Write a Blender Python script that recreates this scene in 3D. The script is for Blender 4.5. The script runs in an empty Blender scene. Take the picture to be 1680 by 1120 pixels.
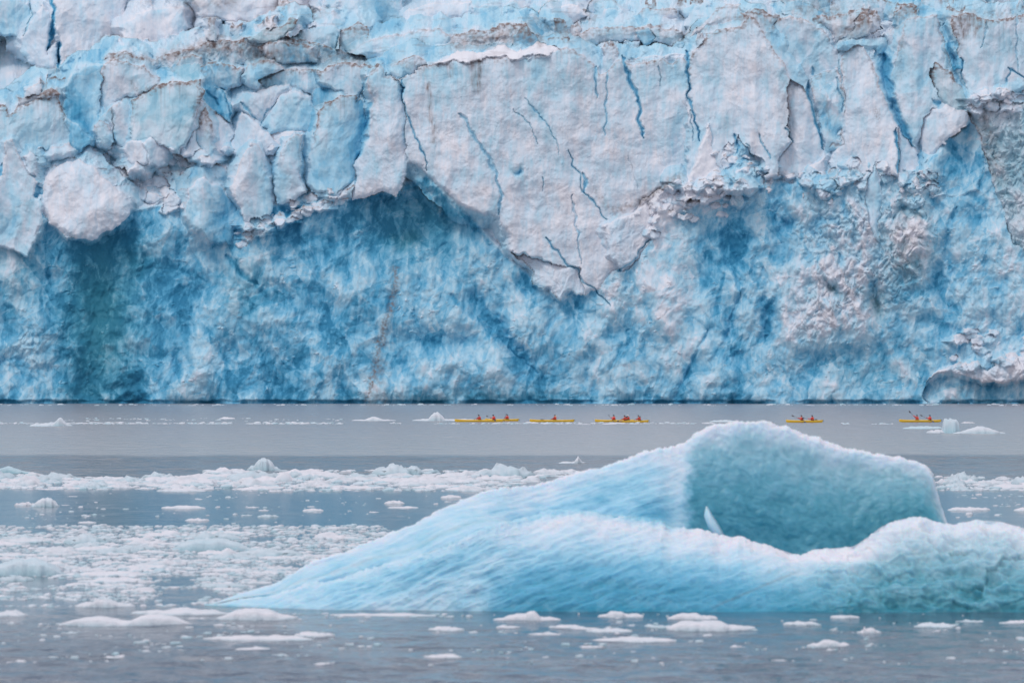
import bpy, math, random
import numpy as np

# ------------------------------------------------------------------ camera, sky, sun, exposure
scene = bpy.context.scene
COL = scene.collection
FPX, CAMZ, HOR = 7000.0, 10.0, 582.0          # focal length in photo pixels, eye height (m), horizon row
cam = bpy.data.cameras.new('camera')
cam.sensor_width = 36.0
cam.lens = 36.0 * FPX / 1680.0
cam.clip_start = 1.0
cam.clip_end = 30000.0
cam.dof.use_dof = True
cam.dof.focus_distance = 640.0
cam.dof.aperture_fstop = 1.25
camo = bpy.data.objects.new('camera', cam)
COL.objects.link(camo)
camo.location = (0, 0, CAMZ)
camo.rotation_euler = (math.pi / 2 + math.atan(22.0 / FPX), 0, 0)
scene.camera = camo

SUN_EL, SUN_AZ = math.radians(48), math.radians(215)   # azimuth from +Y clockwise: behind and left of the camera
world = bpy.data.worlds.new('World')
scene.world = world
world.use_nodes = True
wn = world.node_tree
wn.nodes.clear()
sky = wn.nodes.new('ShaderNodeTexSky')
sky.sky_type = 'NISHITA'
sky.sun_disc = False
sky.sun_elevation = SUN_EL
sky.sun_rotation = SUN_AZ
sky.air_density = 1.0
sky.dust_density = 3.0
grey = wn.nodes.new('ShaderNodeMix'); grey.data_type = 'RGBA'
grey.inputs['Factor'].default_value = 0.86           # an even cloud deck with a little of the sky's own colour
grey.inputs['B'].default_value = (7.4, 7.4, 7.9, 1)
bg = wn.nodes.new('ShaderNodeBackground')
bg.inputs['Strength'].default_value = 0.119
wo = wn.nodes.new('ShaderNodeOutputWorld')
wn.links.new(sky.outputs[0], grey.inputs['A'])
wn.links.new(grey.outputs['Result'], bg.inputs['Color'])
wn.links.new(bg.outputs[0], wo.inputs['Surface'])
sl = bpy.data.lights.new('sun', 'SUN')
sl.energy = 0.9
sl.angle = math.radians(14)
sl.color = (1.0, 0.96, 0.92)
so = bpy.data.objects.new('sun', sl)
COL.objects.link(so)
so.rotation_euler = (math.pi / 2 - SUN_EL, 0, -SUN_AZ + math.pi)
scene.view_settings.view_transform = 'Standard'
scene.view_settings.look = 'None'
scene.view_settings.exposure = 0.0
scene.view_settings.gamma = 1.0
scene.view_settings.use_curve_mapping = False
scene.cycles.max_bounces = 6
scene.cycles.use_denoising = True

# ------------------------------------------------------------------ noise helpers
f4 = np.float32

def _hash(ix, iy, seed):
    n = (ix.astype(np.int64) * 374761393 + iy.astype(np.int64) * 668265263 + seed * 1442695041) & 0xffffffff
    n = ((n ^ (n >> 13)) * 1274126177) & 0xffffffff
    n = ((n ^ (n >> 16)) * 2246822519) & 0xffffffff
    return (n ^ (n >> 15)) & 0xffffff

def h01(ix, iy, seed):
    return (_hash(ix, iy, seed) / float(0xffffff)).astype(f4)

def perlin(x, y, seed=0):
    x0 = np.floor(x); y0 = np.floor(y)
    fx = (x - x0).astype(f4); fy = (y - y0).astype(f4)
    ix = x0.astype(np.int64); iy = y0.astype(np.int64)
    u = fx * fx * fx * (fx * (fx * 6 - 15) + 10); v = fy * fy * fy * (fy * (fy * 6 - 15) + 10)
    def g(dx, dy):
        a = h01(ix + dx, iy + dy, seed) * f4(2 * math.pi)
        return np.cos(a) * (fx - dx) + np.sin(a) * (fy - dy)
    a = g(0, 0); b = g(1, 0); c = g(0, 1); d = g(1, 1)
    return ((a + (b - a) * u) * (1 - v) + (c + (d - c) * u) * v) * f4(1.5)

def fbm(x, y, seed=0, octs=4, gain=0.5):
    r = 0; a = 1.0; t = 0
    for k in range(octs):
        r = r + a * perlin(x * 2 ** k + 17.3 * k, y * 2 ** k - 9.1 * k, seed + k * 7)
        t += a; a *= gain
    return r / t * 1.3

def facets(x, y, seed=0, tilt=1.0):
    """broken blocks: every cell is a randomly tilted plane; returns height and distance to the cell border"""
    ix = np.floor(x).astype(np.int64); iy = np.floor(y).astype(np.int64)
    best = np.full(x.shape, 9.0, f4); second = np.full(x.shape, 9.0, f4); h = np.zeros(x.shape, f4)
    for dx in (-1, 0, 1):
        for dy in (-1, 0, 1):
            cx = ix + dx; cy = iy + dy
            px = cx + h01(cx, cy, seed); py = cy + h01(cx, cy, seed + 1)
            ex = (x - px).astype(f4); ey = (y - py).astype(f4)
            d = np.sqrt(ex * ex + ey * ey)
            hh = (h01(cx, cy, seed + 2) - 0.5) + tilt * (ex * (h01(cx, cy, seed + 3) - 0.5) + ey * (h01(cx, cy, seed + 4) - 0.5)) * 2
            m = d < best
            second = np.where(m, best, np.minimum(second, d))
            h = np.where(m, hh, h)
            best = np.where(m, d, best)
    return h, second - best

def tri(x, y, seed=0):
    """fractured planes: linear over jittered triangles; returns height and a random value per triangle"""
    k = (x + y) * 0.36602540; i = np.floor(x + k); j = np.floor(y + k)
    t = (i + j) * 0.21132487; x0 = x - (i - t); y0 = y - (j - t)
    up = x0 > y0
    i1 = np.where(up, 1, 0); j1 = 1 - i1
    ii = i.astype(np.int64); jj = j.astype(np.int64)
    # barycentric weights in skewed space
    fx = x + k - i; fy = y + k - j
    a = h01(ii, jj, seed); b = h01(ii + i1, jj + j1, seed); c = h01(ii + 1, jj + 1, seed)
    hi = np.maximum(fx, fy); lo = np.minimum(fx, fy)
    return ((a * (1 - hi) + b * (hi - lo) + c * lo) - 0.5).astype(f4) * 2, h01(ii * 2 + i1, jj, seed + 9) - f4(0.5)

def sstep(a, b, x):
    t = np.clip((x - a) / (b - a), 0, 1)
    return t * t * (3 - 2 * t)

def polysd(x, y, pts):
    """signed distance to a closed polygon, positive inside"""
    d2 = np.full(x.shape, 1e12, f4); ins = np.zeros(x.shape, bool)
    n = len(pts)
    for i in range(n):
        ax, ay = pts[i]; bx, by = pts[(i + 1) % n]
        ex, ey = bx - ax, by - ay
        px = x - ax; py = y - ay
        t = np.clip((px * ex + py * ey) / max(ex * ex + ey * ey, 1e-6), 0, 1)
        qx = px - t * ex; qy = py - t * ey
        d2 = np.minimum(d2, qx * qx + qy * qy)
        if ay != by:
            c = ((ay > y) != (by > y)) & (x < (bx - ax) * (y - ay) / (by - ay) + ax)
            ins ^= c
    d = np.sqrt(d2)
    return np.where(ins, d, -d)

def linedist(x, y, pts):
    d2 = np.full(x.shape, 1e12, f4); tt = np.zeros(x.shape, f4)
    n = len(pts) - 1
    for i in range(n):
        ax, ay = pts[i]; bx, by = pts[i + 1]
        ex, ey = bx - ax, by - ay
        px = x - ax; py = y - ay
        t = np.clip((px * ex + py * ey) / max(ex * ex + ey * ey, 1e-6), 0, 1)
        qx = px - t * ex; qy = py - t * ey
        d = qx * qx + qy * qy
        m = d < d2
        d2 = np.where(m, d, d2); tt = np.where(m, (i + t) / n, tt)
    return np.sqrt(d2), tt

# ------------------------------------------------------------------ object helpers
def tag(o, label=None, cat=None, group=None, kind=None):
    if label: o['label'] = label
    if cat: o['category'] = cat
    if group: o['group'] = group
    if kind: o['kind'] = kind
    return o

def empty(name, loc=(0, 0, 0), rz=0.0):
    o = bpy.data.objects.new(name, None)
    COL.objects.link(o)
    o.location = loc; o.rotation_euler = (0, 0, rz)
    o.empty_display_size = 0.5
    return o

def mesh_np(name, verts, quads, attrs=None, smooth=True, tris=None):
    me = bpy.data.meshes.new(name)
    nv = len(verts)
    me.vertices.add(nv)
    me.vertices.foreach_set('co', np.asarray(verts, f4).ravel())
    nq = 0 if quads is None else len(quads); nt = 0 if tris is None else len(tris)
    idx = []
    if nq: idx.append(np.asarray(quads, np.int32).ravel())
    if nt: idx.append(np.asarray(tris, np.int32).ravel())
    idx = np.concatenate(idx)
    me.loops.add(len(idx)); me.loops.foreach_set('vertex_index', idx)
    me.polygons.add(nq + nt)
    st = np.concatenate([np.arange(nq) * 4, nq * 4 + np.arange(nt) * 3]).astype(np.int32)
    me.polygons.foreach_set('loop_start', st)
    me.update(calc_edges=True)
    me.polygons.foreach_set('use_smooth', np.full(nq + nt, smooth, bool))
    for k, a in (attrs or {}).items():
        at = me.attributes.new(k, 'FLOAT', 'POINT')
        at.data.foreach_set('value', np.asarray(a, f4).ravel())
    me.validate()
    return me

def link(name, me, mat=None, parent=None):
    o = bpy.data.objects.new(name, me)
    COL.objects.link(o)
    if mat is not None: me.materials.append(mat)
    if parent is not None: o.parent = parent
    return o

def grid_quads(nr, nc):
    i = np.arange(nr * nc).reshape(nr, nc)
    return np.stack([i[:-1, :-1], i[:-1, 1:], i[1:, 1:], i[1:, :-1]], -1).reshape(-1, 4)

def px2w(px, py, D):
    return ((px - 840.0) / FPX * D, D, CAMZ - (py - HOR) / FPX * D)

def onwater(px, py):
    D = CAMZ * FPX / (py - HOR)
    return ((px - 840.0) / FPX * D, D)

# ------------------------------------------------------------------ materials
def nd(nt, t, **kw):
    n = nt.nodes.new(t)
    for k, v in kw.items(): setattr(n, k, v)
    return n

def simple_mat(name, col, rough=0.5, spec=0.5, noise=0.15, scale=8.0, metal=0.0):
    m = bpy.data.materials.new(name); m.use_nodes = True
    nt = m.node_tree; b = nt.nodes['Principled BSDF']
    tc = nd(nt, 'ShaderNodeTexCoord'); nz = nd(nt, 'ShaderNodeTexNoise'); nz.inputs['Scale'].default_value = scale
    nz.inputs['Detail'].default_value = 4
    r = nd(nt, 'ShaderNodeMapRange'); r.inputs['To Min'].default_value = 1 - noise; r.inputs['To Max'].default_value = 1 + noise
    mx = nd(nt, 'ShaderNodeVectorMath', operation='SCALE'); mx.inputs[0].default_value = col
    nt.links.new(tc.outputs['Object'], nz.inputs['Vector']); nt.links.new(nz.outputs['Fac'], r.inputs['Value'])
    nt.links.new(r.outputs[0], mx.inputs['Scale']); nt.links.new(mx.outputs[0], b.inputs['Base Color'])
    b.inputs['Roughness'].default_value = rough; b.inputs['Specular IOR Level'].default_value = spec
    b.inputs['Metallic'].default_value = metal
    return m

def ice_mat(name, scale, bump_d, bvar, streak=False, rough=0.45, stops=None, dirtcol=(0.20, 0.155, 0.15, 1), sss=0.0, sssr=0.5):
    """glacier ice: 'blue' = how bubble-free (blue) the ice is, 'teal' = greener basal ice, 'dirt' = moraine dust"""
    m = bpy.data.materials.new(name); m.use_nodes = True
    nt = m.node_tree; L = nt.links.new; b = nt.nodes['Principled BSDF']
    tc = nd(nt, 'ShaderNodeTexCoord')
    mp = nd(nt, 'ShaderNodeMapping'); mp.inputs['Scale'].default_value = (scale, scale, scale * (0.35 if streak else 1))
    L(tc.outputs['Object'], mp.inputs['Vector'])
    n1 = nd(nt, 'ShaderNodeTexNoise'); n1.inputs['Scale'].default_value = 1.0; n1.inputs['Detail'].default_value = 7; n1.inputs['Roughness'].default_value = 0.62
    L(mp.outputs[0], n1.inputs['Vector'])
    n2 = nd(nt, 'ShaderNodeTexNoise'); n2.inputs['Scale'].default_value = scale * 3.5; n2.inputs['Detail'].default_value = 4
    L(tc.outputs['Object'], n2.inputs['Vector'])
    ab = nd(nt, 'ShaderNodeAttribute', attribute_name='blue'); ad = nd(nt, 'ShaderNodeAttribute', attribute_name='dirt'); at = nd(nt, 'ShaderNodeAttribute', attribute_name='teal')
    v = nd(nt, 'ShaderNodeMath', operation='MULTIPLY_ADD'); v.inputs[1].default_value = bvar; v.inputs[2].default_value = -bvar * 0.5
    L(n1.outputs['Fac'], v.inputs[0])
    s = nd(nt, 'ShaderNodeMath', operation='ADD'); L(ab.outputs['Fac'], s.inputs[0]); L(v.outputs[0], s.inputs[1])
    v2 = nd(nt, 'ShaderNodeMath', operation='MULTIPLY_ADD'); v2.inputs[1].default_value = bvar * 0.6; v2.inputs[2].default_value = -bvar * 0.3
    L(n2.outputs['Fac'], v2.inputs[0])
    s2 = nd(nt, 'ShaderNodeMath', operation='ADD'); L(s.outputs[0], s2.inputs[0]); L(v2.outputs[0], s2.inputs[1])
    def ramp(st):
        r = nd(nt, 'ShaderNodeValToRGB'); e = r.color_ramp.elements
        e[0].position, e[0].color = st[0][0], (*st[0][1], 1); e[1].position, e[1].color = st[-1][0], (*st[-1][1], 1)
        for p, c in st[1:-1]:
            q = e.new(p); q.color = (*c, 1)
        L(s2.outputs[0], r.inputs['Fac'])
        return r
    rb = ramp(stops or [(0.0, (0.75, 0.755, 0.82)), (0.2, (0.60, 0.70, 0.81)), (0.42, (0.42, 0.65, 0.79)), (0.66, (0.20, 0.48, 0.68)), (0.84, (0.08, 0.34, 0.55)), (1.0, (0.03, 0.21, 0.38))])
    rt = ramp([(0.0, (0.74, 0.75, 0.82)), (0.25, (0.50, 0.62, 0.70)), (0.55, (0.22, 0.42, 0.50)), (0.8, (0.09, 0.30, 0.37)), (1.0, (0.03, 0.19, 0.26))])
    mt = nd(nt, 'ShaderNodeMix', data_type='RGBA'); L(at.outputs['Fac'], mt.inputs['Factor']); L(rb.outputs[0], mt.inputs['A']); L(rt.outputs[0], mt.inputs['B'])
    # dust breaks up in grains
    dm = nd(nt, 'ShaderNodeMath', operation='MULTIPLY_ADD'); dm.inputs[1].default_value = 1.6; dm.inputs[2].default_value = -0.8; L(n2.outputs['Fac'], dm.inputs[0])
    dd = nd(nt, 'ShaderNodeMath', operation='MULTIPLY'); L(dm.outputs[0], dd.inputs[0]); L(ad.outputs['Fac'], dd.inputs[1])
    da = nd(nt, 'ShaderNodeMath', operation='ADD'); da.use_clamp = True; L(dd.outputs[0], da.inputs[0]); L(ad.outputs['Fac'], da.inputs[1])
    mdi = nd(nt, 'ShaderNodeMix', data_type='RGBA'); mdi.inputs['B'].default_value = dirtcol
    L(da.outputs[0], mdi.inputs['Factor']); L(mt.outputs['Result'], mdi.inputs['A'])
    L(mdi.outputs['Result'], b.inputs['Base Color'])
    b.inputs['Roughness'].default_value = rough
    b.inputs['Specular IOR Level'].default_value = 0.35
    b.inputs['IOR'].default_value = 1.31
    if sss:
        b.inputs['Subsurface Weight'].default_value = sss
        b.inputs['Subsurface Radius'].default_value = (0.25, 0.7, 1.0)
        b.inputs['Subsurface Scale'].default_value = sssr
    ad2 = nd(nt, 'ShaderNodeMath', operation='ADD'); L(n1.outputs['Fac'], ad2.inputs[0]); L(n2.outputs['Fac'], ad2.inputs[1])
    bp = nd(nt, 'ShaderNodeBump'); bp.inputs['Strength'].default_value = 1.0; bp.inputs['Distance'].default_value = bump_d
    L(ad2.outputs[0], bp.inputs['Height']); L(bp.outputs[0], b.inputs['Normal'])
    return m

M_ICE = ice_mat('glacier_ice', 0.30, 0.14, 0.15, streak=True, rough=0.6)
M_BERG = ice_mat('iceberg_ice', 1.2, 0.03, 0.22, rough=0.28, sss=0.55, sssr=0.5,
                 stops=[(0.0, (0.72, 0.73, 0.81)), (0.2, (0.56, 0.70, 0.82)), (0.45, (0.34, 0.60, 0.76)), (0.7, (0.14, 0.42, 0.61)), (1.0, (0.04, 0.27, 0.42))])
M_FLOE = ice_mat('floe_ice', 2.2, 0.05, 0.16, rough=0.45,
                 stops=[(0.0, (0.70, 0.69, 0.75)), (0.3, (0.50, 0.62, 0.70)), (0.6, (0.38, 0.64, 0.74)), (0.8, (0.2, 0.5, 0.62)), (1.0, (0.1, 0.35, 0.48))])

# ------------------------------------------------------------------ water
def water_mat():
    m = bpy.data.materials.new('fjord_water'); m.use_nodes = True
    nt = m.node_tree; L = nt.links.new; b = nt.nodes['Principled BSDF']
    geo = nd(nt, 'ShaderNodeNewGeometry'); sep = nd(nt, 'ShaderNodeSeparateXYZ'); L(geo.outputs['Position'], sep.inputs[0])
    # a wobbling line where the far water turns lighter grey, and where the wind ruffles the surface
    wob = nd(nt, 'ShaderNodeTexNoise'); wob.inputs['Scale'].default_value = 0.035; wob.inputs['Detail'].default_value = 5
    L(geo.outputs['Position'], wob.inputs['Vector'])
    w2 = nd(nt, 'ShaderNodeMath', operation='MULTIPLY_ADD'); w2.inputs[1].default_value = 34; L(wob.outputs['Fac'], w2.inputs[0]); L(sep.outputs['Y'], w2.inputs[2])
    def band(lo, hi, a=0.0, c=1.0):
        r = nd(nt, 'ShaderNodeMapRange'); r.interpolation_type = 'SMOOTHSTEP'
        r.inputs['From Min'].default_value = lo; r.inputs['From Max'].default_value = hi
        r.inputs['To Min'].default_value = a; r.inputs['To Max'].default_value = c
        L(w2.outputs[0], r.inputs['Value']); return r
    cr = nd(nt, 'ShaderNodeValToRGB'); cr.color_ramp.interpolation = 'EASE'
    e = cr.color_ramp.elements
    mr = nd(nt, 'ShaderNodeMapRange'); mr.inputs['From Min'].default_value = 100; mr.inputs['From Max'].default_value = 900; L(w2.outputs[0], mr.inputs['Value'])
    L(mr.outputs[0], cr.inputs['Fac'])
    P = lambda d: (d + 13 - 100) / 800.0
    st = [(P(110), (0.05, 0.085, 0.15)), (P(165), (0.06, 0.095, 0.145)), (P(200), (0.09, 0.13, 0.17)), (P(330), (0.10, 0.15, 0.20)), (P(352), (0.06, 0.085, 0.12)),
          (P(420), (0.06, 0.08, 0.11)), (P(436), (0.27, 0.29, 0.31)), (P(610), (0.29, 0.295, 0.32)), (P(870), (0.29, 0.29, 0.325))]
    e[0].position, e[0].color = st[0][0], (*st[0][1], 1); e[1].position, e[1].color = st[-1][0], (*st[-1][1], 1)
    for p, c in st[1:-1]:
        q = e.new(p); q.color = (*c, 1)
    L(cr.outputs[0], b.inputs['Base Color'])  # silty grey, plus sky reflection of calm and ruffled bands painted in
    rr = nd(nt, 'ShaderNodeValToRGB'); e = rr.color_ramp.elements; L(mr.outputs[0], rr.inputs['Fac'])
    st = [(P(110), .10), (P(240), .09), (P(300), .12), (P(352), .12), (P(425), .15), (P(433), .2), (P(870), .25)]
    e[0].position, e[0].color = st[0][0], (st[0][1],) * 3 + (1,); e[1].position, e[1].color = st[-1][0], (st[-1][1],) * 3 + (1,)
    for p, c in st[1:-1]:
        q = e.new(p); q.color = (c, c, c, 1)
    L(rr.outputs[0], b.inputs['Roughness'])
    b.inputs['IOR'].default_value = 1.33
    b.inputs['Specular IOR Level'].default_value = 0.42
    # ripples: long-crested wind waves of several lengths
    hs = None
    for sc, amp, sx in ((0.13, 1.3, 3.2), (0.45, 0.62, 0.9), (1.6, 0.24, 0.6), (4.5, 0.08, 0.7)):
        mp = nd(nt, 'ShaderNodeMapping'); mp.inputs['Scale'].default_value = (sc * sx, sc, sc); mp.inputs['Rotation'].default_value = (0, 0, 0.12)
        L(geo.outputs['Position'], mp.inputs['Vector'])
        nz = nd(nt, 'ShaderNodeTexNoise'); nz.inputs['Scale'].default_value = 1; nz.inputs['Detail'].default_value = 3
        L(mp.outputs[0], nz.inputs['Vector'])
        mm = nd(nt, 'ShaderNodeMath', operation='MULTIPLY'); mm.inputs[1].default_value = amp; L(nz.outputs['Fac'], mm.inputs[0])
        if hs is None: hs = mm
        else:
            a = nd(nt, 'ShaderNodeMath', operation='ADD'); L(hs.outputs[0], a.inputs[0]); L(mm.outputs[0], a.inputs[1]); hs = a
    # calmer water around the drift ice and the big berg
    calm = nd(nt, 'ShaderNodeValToRGB'); L(mr.outputs[0], calm.inputs['Fac']); e = calm.color_ramp.elements
    st = [(P(110), 1.3), (P(150), 1.0), (P(172), .16), (P(200), .06), (P(330), .08), (P(352), .6), (P(425), .6), (P(435), .45), (P(870), .4)]
    e[0].position, e[0].color = st[0][0], (st[0][1],) * 3 + (1,); e[1].position, e[1].color = st[-1][0], (st[-1][1],) * 3 + (1,)
    for p, c in st[1:-1]:
        q = e.new(p); q.color = (c, c, c, 1)
    bp = nd(nt, 'ShaderNodeBump'); bp.inputs['Distance'].default_value = 0.8
    L(calm.outputs[0], bp.inputs['Strength']); L(hs.outputs[0], bp.inputs['Height']); L(bp.outputs[0], b.inputs['Normal'])
    return m

# real waves where the camera can see them, flat water all round
nrow, ncol = 960, 880
ys = 108.0 * (905.0 / 108.0) ** (np.arange(nrow) / (nrow - 1.0)); xs = np.linspace(-0.165, 0.165, ncol)
WXg, WYg = np.meshgrid(xs, ys); WXg = WXg * WYg
dyg = 0.00222 * WYg
amp = np.interp(ys + 6, [108, 150, 166, 176, 200, 250, 340, 352, 425, 432, 600, 905], [.075, .07, .03, .014, .009, .010, .016, .10, .12, .06, .06, .06])[:, None]
amp = amp * (1 + 0.5 * fbm(WXg / 30, WYg / 22, 901, 3))
WZg = np.zeros_like(WXg)
for Lk, ak in ((6.0, .9), (3.0, .9), (1.5, .8), (0.8, .5), (0.4, .25)):
    fade = np.clip(Lk / (3.2 * dyg) - 0.6, 0, 1)
    WZg = WZg + ak * fade * min(1.0, Lk / 2.0 + .25) * perlin(WXg / Lk / 0.9 + 3 * Lk + 0.1 * WYg / Lk, WYg / Lk / 0.8, 910 + int(Lk * 10))
edgef = np.clip((0.165 - np.abs(WXg / WYg)) / 0.012, 0, 1) * np.clip((WYg - 108) / 4, 0, 1) * np.clip((905 - WYg) / 10, 0, 1)
WZg = WZg * amp * edgef
wv = np.stack([WXg, WYg, WZg], -1).reshape(-1, 3)
wq = grid_quads(nrow, ncol)
n0 = len(wv); a0 = 0; a1 = ncol - 1; b0 = (nrow - 1) * ncol; b1 = nrow * ncol - 1
wv = np.concatenate([wv, np.array([(-9000, -600, 0), (9000, -600, 0), (9000, 16000, 0), (-9000, 16000, 0)], float)])
wq = np.concatenate([wq, np.array([(n0, n0 + 1, a1, a0), (n0 + 1, n0 + 2, b1, a1), (n0 + 2, n0 + 3, b0, b1), (n0 + 3, n0, a0, b0)])])
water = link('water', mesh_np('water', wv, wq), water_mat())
tag(water, kind='structure')

# ------------------------------------------------------------------ the glacier front
# traced in photo pixels (u right, v down); 8 px = 1 m on the front, which stands 875 m away.
DG = 875.0
STEP = 1.1
gu = np.concatenate([np.arange(-900, -60, 4.5), np.arange(-60, 1740, STEP), np.arange(1740, 2600, 4.5)]).astype(f4); gv = np.arange(-160, 676, STEP, dtype=f4)
U, V = np.meshgrid(gu, gv)
WU = U + 2.0 * perlin(U / 22, V / 22, 1) + 3.2 * tri(U / 13, V / 13, 2)[0] + 1.0 * tri(U / 5, V / 5, 12)[0]
WV = V + 2.0 * perlin(U / 22, V / 22, 3) + 3.2 * tri(U / 13, V / 13, 4)[0] + 1.2 * tri(U / 5, V / 5, 14)[0]

def P1(xs, ys): return np.interp(U, xs, ys).astype(f4)
lip = P1([-250, 0, 100, 160, 300, 480, 560, 620, 720, 800, 900, 985, 1130, 1230, 1350, 1480, 1680, 1930],
         [180, 172, 155, 105, 85, 66, 92, 108, 103, 97, 88, 105, 85, 32, 52, 36, 28, 10]) + 6 * perlin(U / 30, V / 400, 5)
lip2 = P1([-250, 0, 60, 80, 200, 300, 400, 500, 575, 600, 700, 760, 830, 900, 980, 1060, 1130, 1200, 1500, 1600, 1680, 1930],
          [260, 250, 290, 320, 350, 330, 345, 330, 325, 320, 290, 345, 420, 480, 470, 380, 300, 300, 290, 190, 170, 160])
# setback from the waterline (metres away from the viewer)
S = 1.0 + 0.012 * (660 - V)
leftness = 1 - sstep(540, 620, U)
S += leftness * (sstep(0, 12, lip2 - V) * 1.5 + np.clip(lip2 - V, 0, 110) * 0.11)
S += (1 - leftness) * sstep(0, 10, lip2 - V) * 1.5
S -= 3.6 * sstep(1120, 1230, U) * sstep(-8, 10, V - lip2) * (1 - 0.5 * sstep(420, 640, V))
S += 0.22 * np.clip(np.abs(U - 840) - 980, 0, 2000) / 8.0
up = np.clip(lip - V, 0, 400)
S += sstep(0, 6, up) * 3 + up * 0.40
B = np.full(U.shape, 0.52, f4)                       # blueness
upper = sstep(-3, 4, lip - V)
mid = sstep(-6, 6, lip2 - V)
B = B * (1 - mid) + 0.16 * mid
B = B * (1 - upper) + (0.17 + 0.20 * fbm(U / 45, V / 28, 11, 3)) * upper
DIRT = np.zeros(U.shape, f4); TEAL = np.zeros(U.shape, f4)
T_R = np.clip(0.16 * (1 - mid) + 0.45 * upper + 0.6 * mid * (1 - upper), 0, 1)   # blocky relief
T_F = (1 - mid) * 1.0                                # vertical flutes
T_S = np.full(U.shape, 0.5, f4)                      # scallops
PID = np.zeros(U.shape, np.int16)                    # which part of the glacier a point belongs to
PID[(mid > 0.5) & (U < 585)] = 1
PID[upper > 0.5] = 2
PARTS = ['ice_cliff', 'rubble_terrace', 'icefall']

def box(pts, pad):
    xs = [p[0] for p in pts]; ys = [p[1] for p in pts]
    i0 = np.searchsorted(gu, min(xs) - pad); i1 = np.searchsorted(gu, max(xs) + pad)
    j0 = np.searchsorted(gv, min(ys) - pad); j1 = np.searchsorted(gv, max(ys) + pad)
    return (slice(j0, j1), slice(i0, i1))

def slab(pts, s, b=0.2, gx=0.0, gy=0.02, bulge=0.0, er=5, ed=1.2, bb=None, bx=0.0, dirt=0.0, grey=0.0, tr=0.12, tf=0.1, ts=0.6, teal=0.0, name='serac', nv=0.12, sk=0.17, raw=False):
    bulge *= 0.6
    if name in ('ice_spire', 'ice_pillar') and sk == 0.17: sk = 0.6
    if abs(gx) < 0.011 and pts[0][0] > 700 and name == 'serac': gx += random.Random(pts[0][0]).choice((-1, 1)) * 0.028
    w = box(pts, 30)
    u, v = WU[w], WV[w]
    d = polysd(u, v, pts); m = d > 0
    xs = [p[0] for p in pts]; ys = [p[1] for p in pts]
    uc, vc = sum(xs) / len(xs), sum(ys) / len(ys); hh = max(ys) - min(ys); ww = max(xs) - min(xs)
    vt = (V[w] - min(ys)) / hh; ut = (U[w] - uc) / ww
    s = s if (s < 2.5 or raw) else 2.5 + (s - 2.5) * 0.6
    b = b + 0.10 if b < 0.3 and name != 'snow_cap' else b
    if bb is not None and bb < 0.3: bb = bb + 0.05
    far_ = s > 17
    if s > 8.5 and sk == 0.17: sk = 0.42
    k = len(PARTS)
    sd = random.Random(k).randint(1, 9999)
    if name not in ('crevasse', 'ice_arch') and m.any() and s > 4.5 and not raw:
        s = min(s, float(np.percentile(S[w][m], 30)) - 0.6)
    ss = s + gx * (U[w] - uc) + gy * (vc - V[w]) + 0.55 * ed * np.clip(1 - d / er, 0, 1) ** 2 - bulge * np.sqrt(np.clip(d / (0.35 * min(hh, ww)), 0, 1))
    # a broad lean and one or two shallow ribs make each slab's face its own
    ss = ss + 0.5 * perlin(U[w] / 34 + sd, V[w] / 60, sd) * min(1.5, ww / 60)
    for q in range(3 if ww * hh > 2500 else 1):
        rr_ = random.Random(k * 7 + q); an = rr_.uniform(-0.5, 0.5); off = rr_.uniform(-.35, .35)
        ln_ = (U[w] - uc - off * ww) * math.cos(an) + (V[w] - vc) * math.sin(an) + 5 * perlin(U[w] / 30 + q, V[w] / 30, sd + 9)
        kk = rr_.choice((-1, 1, 1)) * rr_.uniform(.012, .034) * min(1, 90 / ww)
        ss = ss + kk * (np.abs(ln_) - ww * 0.22)
    # the slab's flanks slope back into the ice around it
    dn = np.clip(-d, 0, 99)
    below = sstep(0.62, 1.0, vt)
    flank = ss + dn * sk * (1 + 3.0 * below) * (1 + 0.4 * perlin(U[w] / 24 + sd, V[w] / 24, sd + 6)) + 0.35
    mf = (~m) & (flank < S[w]) & (dn < 26)
    B[w] = np.where(mf, 0.45 * B[w] + 0.55 * (b + (0.06 if far_ else 0.30) * np.clip(dn / 8, 0, 1)), B[w])  # flank shade painted as deeper blue away from the edge
    S[w] = np.where(mf, flank, S[w])
    if name:
        PID[w] = np.where(mf & (dn < 3), k, PID[w])
    S[w] = np.where(m, ss, S[w])
    bt = b + ((bb - b) * np.clip(vt, 0, 1) if bb is not None else 0) + bx * ut + nv * fbm(U[w] / 16 + sd, V[w] / 34, sd + 1, 3) + nv * 1.3 * fbm(U[w] / 60 + sd, V[w] / 50, sd + 5, 3)
    bt = bt - 0.17 * np.clip(1.2 - d / 3.0, 0, 1) * sstep(0.6, 0.2, vt)  # crest highlight painted in as a paler upper rim
    B[w] = np.where(m, bt, B[w])
    n = fbm(U[w] / 7 + sd, V[w] / 5, sd + 2, 3)
    edge = np.clip(1 - d / (7.0 + 6 * n), 0, 1) * sstep(0.6, 0.2, vt) * 1.5 + np.clip(1 - d / 2.2, 0, 1) * 0.12 * (ut > 0)
    st = np.clip(perlin(U[w] / 3.2 + sd, V[w] / 60, sd + 3) - 0.15, 0, 1) * np.exp(-np.clip(vt, 0, 1) * 3.0)
    dv = dirt * (edge * (0.6 + n) + st * 0.8) + grey * (0.5 + 0.5 * n)
    DIRT[w] = np.where(m, np.clip(dv, 0, 0.95), DIRT[w])
    for F, val in ((T_R, tr), (T_F, tf), (T_S, ts), (TEAL, teal)):
        F[w] = np.where(m, val, F[w])
    if name:
        PID[w] = np.where(m, k, PID[w]); PARTS.append(name)

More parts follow.
